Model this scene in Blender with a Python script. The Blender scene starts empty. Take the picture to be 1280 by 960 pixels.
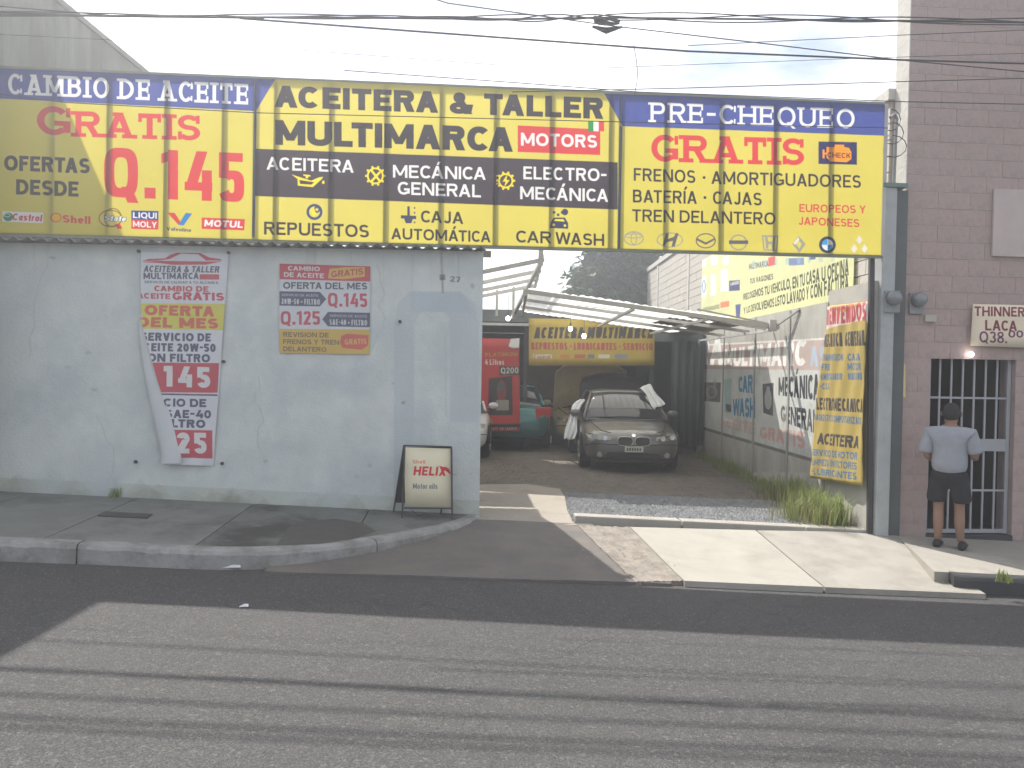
import bpy, bmesh, math, random
import numpy as np
from mathutils import Vector, Matrix
random.seed(7)
rng = np.random.default_rng(7)
scene = bpy.context.scene
C = scene.collection
R = math.radians

# ------------------------------------------------------------------ camera, sky, sun, exposure
CAM = Vector((0.0, 0.0, 1.9))
FPX = 1050.0            # focal length in pixels of a 1280 px wide frame
PITCH, ROLL = R(-1.09), R(1.0)
fwd = Vector((0, math.cos(PITCH), math.sin(PITCH)))
rgt0 = Vector((1, 0, 0)); up0 = rgt0.cross(fwd)
rgt = rgt0 * math.cos(ROLL) + up0 * math.sin(ROLL)
upv = up0 * math.cos(ROLL) - rgt0 * math.sin(ROLL)
cd = bpy.data.cameras.new("camera"); cam = bpy.data.objects.new("camera", cd); C.objects.link(cam)
cam.matrix_world = Matrix(((rgt.x, upv.x, -fwd.x, CAM.x), (rgt.y, upv.y, -fwd.y, CAM.y), (rgt.z, upv.z, -fwd.z, CAM.z), (0, 0, 0, 1)))
cd.sensor_width = 36; cd.lens = 36 * FPX / 1280; cd.clip_end = 3000; cd.clip_start = 0.05
scene.camera = cam
scene.render.resolution_x = 1024; scene.render.resolution_y = 768

LS = Vector((-0.44, 0.655, 1.0)).normalized()      # towards the sun
sd = bpy.data.lights.new("sun", 'SUN'); sun = bpy.data.objects.new("sun", sd); C.objects.link(sun)
sd.energy = 5.0; sd.angle = R(0.55); sd.color = (1.0, 0.95, 0.87)
sun.rotation_euler = LS.to_track_quat('Z', 'Y').to_euler(); sun.location = (-8, 12, 30)

w = bpy.data.worlds.new("World"); scene.world = w; w.use_nodes = True
nt = w.node_tree; nt.nodes.clear()
sky = nt.nodes.new('ShaderNodeTexSky'); sky.sky_type = 'NISHITA'; sky.sun_disc = False
sky.sun_elevation = math.asin(LS.z); sky.sun_rotation = math.atan2(LS.x, LS.y)
sky.air_density = 1.0; sky.dust_density = 2.5; sky.ozone_density = 1.0
tcs = nt.nodes.new('ShaderNodeTexCoord'); mps = nt.nodes.new('ShaderNodeMapping'); mps.inputs['Scale'].default_value = (1.6, 1.6, 5.0)
nzs = nt.nodes.new('ShaderNodeTexNoise'); nzs.inputs['Scale'].default_value = 2.2; nzs.inputs['Detail'].default_value = 7
crs = nt.nodes.new('ShaderNodeValToRGB'); crs.color_ramp.elements[0].position = 0.40; crs.color_ramp.elements[1].position = 0.61
mxs = nt.nodes.new('ShaderNodeMixRGB'); mxs.inputs['Color2'].default_value = (11.0, 11.0, 11.1, 1)
bg = nt.nodes.new('ShaderNodeBackground'); bg.inputs['Strength'].default_value = 0.105
wo = nt.nodes.new('ShaderNodeOutputWorld')
L = nt.links.new
L(tcs.outputs['Generated'], mps.inputs['Vector']); L(mps.outputs[0], nzs.inputs['Vector']); L(nzs.outputs['Fac'], crs.inputs[0])
L(crs.outputs[0], mxs.inputs['Fac']); L(sky.outputs[0], mxs.inputs['Color1']); L(mxs.outputs[0], bg.inputs[0]); L(bg.outputs[0], wo.inputs[0])
scene.view_settings.view_transform = 'Standard'; scene.view_settings.look = 'None'
scene.view_settings.exposure = 0.75; scene.view_settings.gamma = 1.0
scene.cycles.max_bounces = 8; scene.cycles.transparent_max_bounces = 12

# ------------------------------------------------------------------ geometry of the place
def ray(px, py):
    return (fwd + rgt * ((px - 640) / FPX) - upv * ((py - 480) / FPX))
def onplane(px, py, P, N):
    d = ray(px, py); return CAM + d * ((Vector(P) - CAM).dot(Vector(N)) / d.dot(Vector(N)))
def atY(px, py, Y): return onplane(px, py, (0, Y, 0), (0, 1, 0))
def atX(px, py, X): return onplane(px, py, (X, 0, 0), (1, 0, 0))
SL = 0.075                                                    # street direction: y grows 0.075 per metre of x
FN = Vector((SL, -1, 0)).normalized()                         # facade normal, towards the street
FU = Vector((1, SL, 0)).normalized()
def fac(px, py, off=0.0):                                     # a point on the facade plane, off metres in front of it
    return onplane(px, py, Vector((0, 9.75, 0)) + FN * off, FN)
def S(u, v, z):                                               # u along the street from the camera axis, v metres in front of the facade
    p = Vector((0, 9.75, 0)) + FU * u + FN * v; return Vector((p.x, p.y, z))
def zroad(x): return 0.025 - 0.045 * x
def zwalk(x): return 0.175 - 0.045 * x
def zlot(x): return 0.13 - 0.02 * x
def ongrd(px, py, fz):
    d = ray(px, py); Y = 10.0
    z = 0
    for _ in range(12):
        t = (z - CAM.z) / d.z; p = CAM + d * t; z = fz(p.x)
    return p

# ------------------------------------------------------------------ object helpers
def tag(o, label=None, cat=None, group=None, kind=None):
    if label: o['label'] = label
    if cat: o['category'] = cat
    if group: o['group'] = group
    if kind: o['kind'] = kind
    return o
def empty(name, loc=(0, 0, 0), label=None, cat=None, group=None, kind=None, rz=0, parent=None):
    o = bpy.data.objects.new(name, None); C.objects.link(o); o.location = loc; o.rotation_euler = (0, 0, rz)
    o.empty_display_size = 0.2
    if parent: o.parent = parent
    return tag(o, label, cat, group, kind)
def copy_tree(o, parent=None):
    c = o.copy(); C.objects.link(c)
    if parent: c.parent = parent
    for ch in o.children: copy_tree(ch, c)
    return c

class MB:
    def __init__(s): s.v = []; s.f = []; s.uv = None; s.smooth = False
    def add(s, vs, fs):
        b = len(s.v); s.v += [Vector(v) for v in vs]; s.f += [tuple(b + i for i in f) for f in fs]; return s
    def quad(s, a, b, c, d): return s.add([a, b, c, d], [(0, 1, 2, 3)])
    def hexa(s, p):   # 8 corners: bottom 4 (ccw), top 4
        return s.add(p, [(3, 2, 1, 0), (4, 5, 6, 7), (0, 1, 5, 4), (1, 2, 6, 5), (2, 3, 7, 6), (3, 0, 4, 7)])
    def box(s, x0, x1, y0, y1, z0, z1):
        return s.hexa([(x0, y0, z0), (x1, y0, z0), (x1, y1, z0), (x0, y1, z0), (x0, y0, z1), (x1, y0, z1), (x1, y1, z1), (x0, y1, z1)])
    def sbox(s, u0, u1, v0, v1, z0, z1):     # street aligned box, v = metres in front of the facade
        return s.hexa([S(u0, v1, z0), S(u1, v1, z0), S(u1, v0, z0), S(u0, v0, z0), S(u0, v1, z1), S(u1, v1, z1), S(u1, v0, z1), S(u0, v0, z1)])
    def tube(s, pts, r, n=8, cap=True, sq=False):
        pts = [Vector(p) for p in pts]; rr = r if isinstance(r, (list, tuple)) else [r] * len(pts)
        b = len(s.v); ref = None
        for i, p in enumerate(pts):
            d = (pts[min(i + 1, len(pts) - 1)] - pts[max(i - 1, 0)]).normalized()
            if ref is None: ref = Vector((0, 0, 1)) if abs(d.z) < 0.9 else Vector((0, 1, 0))
            a = d.cross(ref).normalized(); c = a.cross(d).normalized()
            for k in range(n):
                t = 2 * math.pi * (k + (0.5 if n == 4 else 0)) / n
                s.v.append(p + (a * math.cos(t) + c * math.sin(t)) * rr[i] * (1.414 if n == 4 else 1))
        for i in range(len(pts) - 1):
            for k in range(n):
                s.f.append((b + i * n + k, b + i * n + (k + 1) % n, b + (i + 1) * n + (k + 1) % n, b + (i + 1) * n + k))
        if cap:
            s.f.append(tuple(b + k for k in range(n))[::-1]); s.f.append(tuple(b + (len(pts) - 1) * n + k for k in range(n)))
        return s
    def disc(s, c, nrm, r, th, n=20):
        c = Vector(c); nrm = Vector(nrm).normalized(); return s.tube([c, c + nrm * th], r, n)
    def loft(s, rings, close=True, cap=True):
        n = len(rings[0]); b = len(s.v)
        for r_ in rings: s.v += [Vector(p) for p in r_]
        for i in range(len(rings) - 1):
            for k in range(n if close else n - 1):
                s.f.append((b + i * n + k, b + i * n + (k + 1) % n, b + (i + 1) * n + (k + 1) % n, b + (i + 1) * n + k))
        if cap and close:
            s.f.append(tuple(b + k for k in range(n))[::-1]); s.f.append(tuple(b + (len(rings) - 1) * n + k for k in range(n)))
        return s
    def ball(s, c, r, n=10, m=7, sc=(1, 1, 1)):
        c = Vector(c); rings = []
        for j in range(1, m):
            t = math.pi * j / m
            rings.append([c + Vector((math.sin(t) * math.cos(2 * math.pi * k / n) * r * sc[0], math.sin(t) * math.sin(2 * math.pi * k / n) * r * sc[1], -math.cos(t) * r * sc[2])) for k in range(n)])
        return s.loft(rings)
    def build(s, name, mat, parent=None, smooth=False, bevel=0, subsurf=0, local=False, origin=None, fixn=True):
        me = bpy.data.meshes.new(name)
        o = bpy.data.objects.new(name, me); C.objects.link(o)
        if parent:
            o.parent = parent; off = Vector((0, 0, 0))
            if not local:
                q = parent
                while q: off += q.location; q = q.parent
        elif local: off = Vector((0, 0, 0))
        else:
            if origin is None:
                xs = [v.x for v in s.v]; ys = [v.y for v in s.v]; zs = [v.z for v in s.v]
                origin = Vector(((min(xs) + max(xs)) / 2, (min(ys) + max(ys)) / 2, min(zs)))
            off = Vector(origin); o.location = off
        me.from_pydata([tuple(v - off) for v in s.v], [], s.f)
        if fixn:
            bm = bmesh.new(); bm.from_mesh(me); bmesh.ops.recalc_face_normals(bm, faces=bm.faces); bm.to_mesh(me); bm.free()
        me.materials.append(mat)
        if s.uv is not None:
            ul = me.uv_layers.new(name='UVMap')
            for lp in me.loops: ul.data[lp.index].uv = s.uv[lp.vertex_index]
        if smooth:
            for p in me.polygons: p.use_smooth = True
        if bevel:
            m = o.modifiers.new('bevel', 'BEVEL'); m.width = bevel; m.segments = 2; m.limit_method = 'ANGLE'
        if subsurf:
            m = o.modifiers.new('sub', 'SUBSURF'); m.levels = subsurf; m.render_levels = subsurf
        return o

# ------------------------------------------------------------------ materials
def mat(name, col, rough=0.8, var=0.15, scale=3.0, bump=0.0, bscale=40.0, metal=0.0, dirt=None, dscale=1.2, dthr=(0.45, 0.7), spec=0.4, streak=None, coat=0.0):
    m = bpy.data.materials.new(name); m.use_nodes = True; nt = m.node_tree; N = nt.nodes; l = nt.links.new
    b = N['Principled BSDF']; b.inputs['Roughness'].default_value = rough; b.inputs['Metallic'].default_value = metal
    b.inputs['Specular IOR Level'].default_value = spec
    if coat: b.inputs['Coat Weight'].default_value = coat
    tc = N.new('ShaderNodeTexCoord'); nz = N.new('ShaderNodeTexNoise'); nz.inputs['Scale'].default_value = scale; nz.inputs['Detail'].default_value = 8; nz.inputs['Roughness'].default_value = 0.65
    l(tc.outputs['Object'], nz.inputs['Vector'])
    cr = N.new('ShaderNodeValToRGB'); cr.color_ramp.elements[0].position = 0.28; cr.color_ramp.elements[1].position = 0.72
    cr.color_ramp.elements[0].color = tuple(c * (1 - var) for c in col) + (1,); cr.color_ramp.elements[1].color = tuple(min(c * (1 + var), 1) for c in col) + (1,)
    l(nz.outputs['Fac'], cr.inputs[0]); out = cr.outputs[0]
    if dirt is not None:
        n2 = N.new('ShaderNodeTexNoise'); n2.inputs['Scale'].default_value = dscale; n2.inputs['Detail'].default_value = 9; n2.inputs['Roughness'].default_value = 0.7
        if streak:
            mp = N.new('ShaderNodeMapping'); mp.inputs['Scale'].default_value = streak; l(tc.outputs['Object'], mp.inputs['Vector']); l(mp.outputs[0], n2.inputs['Vector'])
        else: l(tc.outputs['Object'], n2.inputs['Vector'])
        c2 = N.new('ShaderNodeValToRGB'); c2.color_ramp.elements[0].position = dthr[0]; c2.color_ramp.elements[1].position = dthr[1]
        mx = N.new('ShaderNodeMixRGB'); mx.inputs['Color2'].default_value = tuple(dirt) + (1,)
        l(n2.outputs['Fac'], c2.inputs[0]); l(c2.outputs[0], mx.inputs['Fac']); l(out, mx.inputs['Color1']); out = mx.outputs[0]
    l(out, b.inputs['Base Color'])
    if bump:
        n3 = N.new('ShaderNodeTexNoise'); n3.inputs['Scale'].default_value = bscale; n3.inputs['Detail'].default_value = 6; l(tc.outputs['Object'], n3.inputs['Vector'])
        bp = N.new('ShaderNodeBump'); bp.inputs['Strength'].default_value = bump; bp.inputs['Distance'].default_value = 0.02; l(n3.outputs['Fac'], bp.inputs['Height']); l(bp.outputs[0], b.inputs['Normal'])
    return m
def translucent(m, fac_=0.5):    # turn the base colour of a material into thin cloth or sheet that lets light through
    nt = m.node_tree; N = nt.nodes; l = nt.links.new; b = N['Principled BSDF']; out = N['Material Output']
    tr = N.new('ShaderNodeBsdfTranslucent'); mx = N.new('ShaderNodeMixShader'); mx.inputs[0].default_value = fac_
    src = b.inputs['Base Color'].links[0].from_socket
    l(src, tr.inputs[0]); l(b.outputs[0], mx.inputs[1]); l(tr.outputs[0], mx.inputs[2]); l(mx.outputs[0], out.inputs[0])
    return m
def glass(name, col=(0.02, 0.025, 0.03), rough=0.05):
    m = bpy.data.materials.new(name); m.use_nodes = True; b = m.node_tree.nodes['Principled BSDF']
    b.inputs['Base Color'].default_value = tuple(col) + (1,); b.inputs['Roughness'].default_value = rough; b.inputs['Specular IOR Level'].default_value = 0.8
    return m
def emis(name, col, st):
    m = bpy.data.materials.new(name); m.use_nodes = True; b = m.node_tree.nodes['Principled BSDF']
    b.inputs['Emission Color'].default_value = tuple(col) + (1,); b.inputs['Emission Strength'].default_value = st; return m

# ------------------------------------------------------------------ drawn lettering (stroke outlines rasterised into flat print)
def _rect(x0, y0, x1, y1): return [(x0, y0), (x1, y0), (x1, y1), (x0, y1)]
def _arc(cx, cy, rx, ry, a0, a1, t, n=2.0, tx=None):
    tx = t if tx is None else tx
    k = max(6, int(abs(a1 - a0) / 9)); o = []; i_ = []
    for q in range(k + 1):
        a = R(a0 + (a1 - a0) * q / k); c, s_ = math.cos(a), math.sin(a)
        ex = math.copysign(abs(c) ** (2 / n), c); ey = math.copysign(abs(s_) ** (2 / n), s_)
        o.append((cx + rx * ex, cy + ry * ey)); i_.append((cx + max(rx - tx, 0.001) * ex, cy + max(ry - t, 0.001) * ey))
    return o + i_[::-1]
WID = dict(zip("ABCDEFGHIJKLMNOPQRSTUVWXYZÁÉÍ0123456789&.-·+ ,/:!_", [.78,.70,.74,.76,.62,.58,.78,.76,.0,.52,.74,.58,.92,.78,.84,.68,.84,.72,.66,.66,.76,.76,1.1,.76,.74,.66,.78,.62,.0,.66,.42,.62,.62,.7,.64,.64,.62,.66,.64,.8,.0,.4,.0,.5,.32,.0,.45,.0,.0,.5]))
for ch_, w_ in zip("aeghilnorstvmcpdu", [.52,.56,.56,.54,.0,.0,.54,.58,.36,.5,.36,.54,.82,.52,.56,.56,.54]): WID[ch_] = w_
def glyph(ch, wf, t, n=2.0, slab=False):
    """polygons of one letter in cap-height units, and its width"""
    w0 = WID.get(ch, .6); w = max(w0 * wf, t) if w0 else t
    if ch in " ": return [], .32 * wf
    P = []; r = _rect; sh = t * .75; se = t * .75
    def ser(xc, y, both=True, half=None):
        h = half or (t / 2 + se)
        P.append(r(xc - h, y if y < .5 else y - sh, xc + h, y + sh if y < .5 else y))
    def stem(x, top=True, bot=True):
        P.append(r(x, 0, x + t, 1))
        if slab:
            if bot: ser(x + t / 2, 0)
            if top: ser(x + t / 2, 1)
    def bowl(x0, y0, x1, y1):
        xc = max(x0 + .02, x1 - min((y1 - y0) / 2, (x1 - x0) * .75))
        P.append(r(x0, y1 - t * .92, xc, y1)); P.append(r(x0, y0, xc, y0 + t * .92)); P.append(_arc(xc, (y0 + y1) / 2, x1 - xc, (y1 - y0) / 2, -90, 90, t * .92, n, t))
    def dia(xa, ya, xb, yb, th=None):
        th = th or t * 1.08; P.append([(xa, ya), (xa + th, ya), (xb + th, yb), (xb, yb)])
    acc = None
    if ch in "ÁÉÍ": acc = ch; ch = {"Á": "A", "É": "E", "Í": "I"}[ch]
    if ch == 'A':
        th = t * 1.1; dia(0, 0, w / 2 - th / 2, 1, th); dia(w - th, 0, w / 2 - th / 2, 1, th); P.append(r(w * .2, .22, w * .8, .22 + t * .85))
        if slab: ser(th / 2, 0); ser(w - th / 2, 0); P.append(r(w / 2 - th, 1 - sh, w / 2 + th * .6, 1))
    elif ch == 'B': stem(0); bowl(0, .48 - t * .1, w * .94, 1); bowl(0, 0, w, .48 + t * .82)
    elif ch in 'CG':
        P.append(_arc(w / 2, .5, w / 2, .5, 42, 318, t * .95, n, t))
        if slab: P.append(r(w - t * .6, .64, w, .96))
        if ch == 'G':
            P.append(r(w * .52, .5 - t * .85, w, .5)); P.append(r(w - t, .1, w, .5))
        elif slab: P.append(r(w - t * .6, .06, w - t * .1, .3))
    elif ch == 'D': stem(0); bowl(0, 0, w, 1)
    elif ch in 'EF':
        stem(0); P.append(r(0, 1 - t * .9, w, 1)); P.append(r(0, .5 - t * .4, w * .88, .5 + t * .5))
        if ch == 'E': P.append(r(0, 0, w, t * .9))
        if slab:
            P.append(r(w - t * .6, .68, w, 1)); P.append(r(w * .88 - t * .5, .36, w * .88, .66))
            if ch == 'E': P.append(r(w - t * .6, 0, w, .32))
    elif ch == 'H': stem(0); stem(w - t); P.append(r(0, .5 - t * .45, w, .5 + t * .45))
    elif ch == 'I': stem(0)
    elif ch == 'J': P.append(r(w - t, .3, w, 1)); P.append(_arc(w / 2, .3, w / 2, .3, 200, 360, t, n))
    elif ch == 'K': stem(0); dia(t * .7, .42, w - t * 1.2, 1, t * 1.25); dia(w - t * 1.2, 0, t * 1.2, .6, t * 1.25)
    elif ch == 'L':
        stem(0); P.append(r(0, 0, w, t * .9))
        if slab: P.append(r(w - t * .6, 0, w, .34))
    elif ch == 'M':
        stem(0, slab, slab); stem(w - t, slab, slab); dia(w / 2 - t * .5, .18, 0, 1, t); dia(w / 2 - t * .5, .18, w - t, 1, t)
    elif ch == 'N': stem(0); stem(w - t, True, False); dia(w - t * 1.15, 0, 0, 1, t * 1.15)
    elif ch == 'O' or ch == 'Q' or ch == '0':
        P.append(_arc(w / 2, .5, w / 2, .5, 0, 360, t * .95, n, t))
        if ch == 'Q': P.append([(w * .5, .22), (w * .5 + t, .22), (w * 1.02, -.1), (w * 1.02 - t * 1.1, -.1)])
    elif ch in 'PR':
        stem(0); bowl(0, .42, w * .97, 1)
        if ch == 'R':
            dia(w - t * 1.15, 0, w * .42, .46, t * 1.15)
            if slab: P.append(r(w - t * 1.4, 0, w + t * .3, sh))
    elif ch in 'S':
        ry = (1 + t * .9) / 4
        P.append(_arc(w / 2, 1 - ry, w / 2 * .96, ry, 25, 270, t * .9, n, t)); P.append(_arc(w / 2, ry, w / 2, ry, 90, -155, t * .9, n, t))
        if slab: P.append(r(w - t * .75, .66, w - t * .1, .98)); P.append(r(t * .1, .02, t * .75, .34))
    elif ch == 'T':
        P.append(r(w / 2 - t / 2, 0, w / 2 + t / 2, 1)); P.append(r(0, 1 - t * .92, w, 1))
        if slab: ser(w / 2, 0); P.append(r(0, .66, t * .6, 1)); P.append(r(w - t * .6, .66, w, 1))
    elif ch == 'U':
        P.append(r(0, .35, t, 1)); P.append(r(w - t, .35, w, 1)); P.append(_arc(w / 2, .36, w / 2, .36, 180, 360, t * .95, n, t))
        if slab: ser(t / 2, 1); ser(w - t / 2, 1)
    elif ch in 'V': dia(w / 2 - t * .55, 0, 0, 1); dia(w / 2 - t * .55, 0, w - t * 1.1, 1)
    elif ch == 'W':
        for xa, xb in ((.27, 0), (.27, .5), (.73, .5), (.73, 1)): dia(w * xa - t / 2, 0, (w - t) * xb, 1, t)
    elif ch == 'X': dia(0, 0, w - t * 1.2, 1, t * 1.2); dia(w - t * 1.2, 0, 0, 1, t * 1.2)
    elif ch == 'Y': P.append(r(w / 2 - t / 2, 0, w / 2 + t / 2, .45)); dia(w / 2 - t * .55, .4, 0, 1); dia(w / 2 - t * .55, .4, w - t * 1.1, 1)
    elif ch == 'Z': P.append(r(0, 0, w, t * .9)); P.append(r(0, 1 - t * .9, w, 1)); dia(0, t * .5, w - t * 1.2, 1 - t * .5, t * 1.2)
    elif ch == '1': P.append(r(w - t, 0, w, 1)); P.append([(0, .72), (0, .72 + t), (w - t * .5, 1), (w - t * .5, 1 - t)])
    elif ch == '2':
        P.append(_arc(w / 2, .7, w / 2, .3, -10, 170, t * .9, n, t)); dia(0, t * .5, w - t * 1.2, .66, t * 1.25); P.append(r(0, 0, w, t * .9))
    elif ch == '3':
        P.append(_arc(w / 2, .74, w / 2 * .95, .26, -90, 160, t * .9, n, t)); P.append(_arc(w / 2, .28, w / 2, .28, -160, 90, t * .9, n, t))
    elif ch == '4': P.append(r(w * .62, 0, w * .62 + t, .62)); P.append(r(0, .2, w, .2 + t * .85)); dia(0, .22, w * .42, 1, t * 1.1)
    elif ch == '5':
        P.append(r(0, 1 - t * .9, w * .94, 1)); P.append(r(0, .48, t, 1)); P.append(_arc(w / 2, .32, w / 2, .32, -160, 140, t * .9, n, t))
    elif ch in '69':
        q = [_arc(w / 2, .32, w / 2, .32, 0, 360, t * .9, n, t), _arc(w / 2, .5, w / 2, .5, 50, 215, t * .95, n, t)]
        if ch == '9': q = [[(w - x, 1 - y) for x, y in p_] for p_ in q]
        P += q
    elif ch == '7': P.append(r(0, 1 - t * .9, w, 1)); dia(w * .2, 0, w - t * 1.2, 1 - t * .5, t * 1.2)
    elif ch == '8': P.append(_arc(w / 2, .75, w / 2 * .92, .25, 0, 360, t * .85, n, t)); P.append(_arc(w / 2, .27, w / 2, .27, 0, 360, t * .85, n, t))
    elif ch == '&':
        P.append(_arc(w * .42, .76, w * .26, .24, 0, 360, t * .8, n, t * .9)); P.append(_arc(w * .40, .27, w * .40, .27, 60, 330, t * .85, n, t)); dia(w - t * 1.3, 0, w * .2, .7, t * 1.3); dia(w * .66, .1, w - t * .9, .45, t)
    elif ch == '.': P.append(r(0, 0, t * 1.1, t * 1.1))
    elif ch == ',': P.append([(0, t), (t, t), (t * .7, -t), (0, -t)])
    elif ch == ':': P.append(r(0, .1, t, .1 + t)); P.append(r(0, .55, t, .55 + t))
    elif ch == '·': P.append(_arc(t * .55, .5, t * .55, t * .55, 0, 360, t * .54))
    elif ch == '-': P.append(r(0, .42, w, .42 + t * .9))
    elif ch == '_': P.append(r(0, 0, w, t * .6))
    elif ch == '+': P.append(r(0, .45 - t / 2, w, .45 + t / 2)); P.append(r(w / 2 - t / 2, .45 - w / 2, w / 2 + t / 2, .45 + w / 2))
    elif ch == '/': dia(0, 0, w * .6, 1, t * .8)
    elif ch == '!': P.append(r(0, .3, t, 1)); P.append(r(0, 0, t, t))
    elif ch in 'oecpdagu':
        X = .72
        if ch == 'o': P.append(_arc(w / 2, X / 2, w / 2, X / 2, 0, 360, t * .9, n, t))
        elif ch == 'e': P.append(_arc(w / 2, X / 2, w / 2, X / 2, 0, 315, t * .9, n, t)); P.append(r(t * .5, X / 2 - t * .35, w - t * .2, X / 2 + t * .35))
        elif ch == 'c': P.append(_arc(w / 2, X / 2, w / 2, X / 2, 45, 315, t * .9, n, t))
        elif ch == 'u': P.append(_arc(w / 2, .3, w / 2, .3, 180, 360, t, n)); P.append(r(0, .3, t, X)); P.append(r(w - t, 0, w, X))
        else:
            P.append(_arc(w / 2, X / 2, w / 2, X / 2, 0, 360, t * .9, n, t))
            if ch == 'a': P.append(r(w - t, 0, w, X))
            if ch == 'd': P.append(r(w - t, 0, w, 1))
            if ch == 'p': P.append(r(0, -.25, t, X))
            if ch == 'g': P.append(r(w - t, -.2, w, X)); P.append(r(.05, -.25, w, -.25 + t))
    elif ch in 'hnrm':
        P.append(r(0, 0, t, 1 if ch == 'h' else .72))
        if ch == 'r': P.append(_arc(w * .7, .42, w * .65, .3, 70, 180, t))
        elif ch == 'm': P.append(_arc(w * .28, .42, w * .28, .3, 0, 180, t)); P.append(_arc(w * .72, .42, w * .28, .3, 0, 180, t)); P.append(r(w / 2 - t / 2, 0, w / 2 + t / 2, .42)); P.append(r(w - t, 0, w, .42))
        else: P.append(_arc(w / 2, .42, w / 2, .3, 0, 180, t)); P.append(r(w - t, 0, w, .42))
    elif ch == 'i': P.append(r(0, 0, t, .7)); P.append(r(0, .82, t, .82 + t))
    elif ch == 'l': P.append(r(0, 0, t, 1))
    elif ch == 't': P.append(r(w * .3, 0, w * .3 + t, .95)); P.append(r(0, .72 - t * .8, w, .72)); P.append(r(w * .3, 0, w, t * .8))
    elif ch == 's':
        q, _ = glyph('S', wf * .8, min(t * 1.3, .28), n); P += [[(x, y * .72) for x, y in p_] for p_ in q]
    elif ch == 'v': dia(w / 2 - t * .5, 0, 0, .72, t); dia(w / 2 - t * .5, 0, w - t, .72, t)
    else: P.append(r(0, 0, w, t)); P.append(r(0, 1 - t, w, 1)); P.append(r(0, 0, t, 1)); P.append(r(w - t, 0, w, 1))
    if acc: P.append([(w / 2 - t * .3, 1.08), (w / 2 + t * .6, 1.08), (w / 2 + t * 1.4, 1.34), (w / 2 + t * .3, 1.34)])
    return P, w
KERN = {'CA': .13, 'CÁ': .13, 'TA': .1, 'RT': .02, 'AC': .05, 'ÁT': .08, 'LT': .1, 'LA': .02, 'RA': .04, 'WA': .1, 'AT': .1}
def layout(s, wf, t, n, slab, gap):
    x = 0; out = []; prev = ''
    for ch in s:
        if not slab and prev + ch in KERN: x -= KERN[prev + ch] * wf
        prev = ch
        P, w_ = glyph(ch, wf, t, n, slab); out.append((P, x)); x += w_ + (gap if ch != ' ' else 0)
    return out, x - gap

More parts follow.
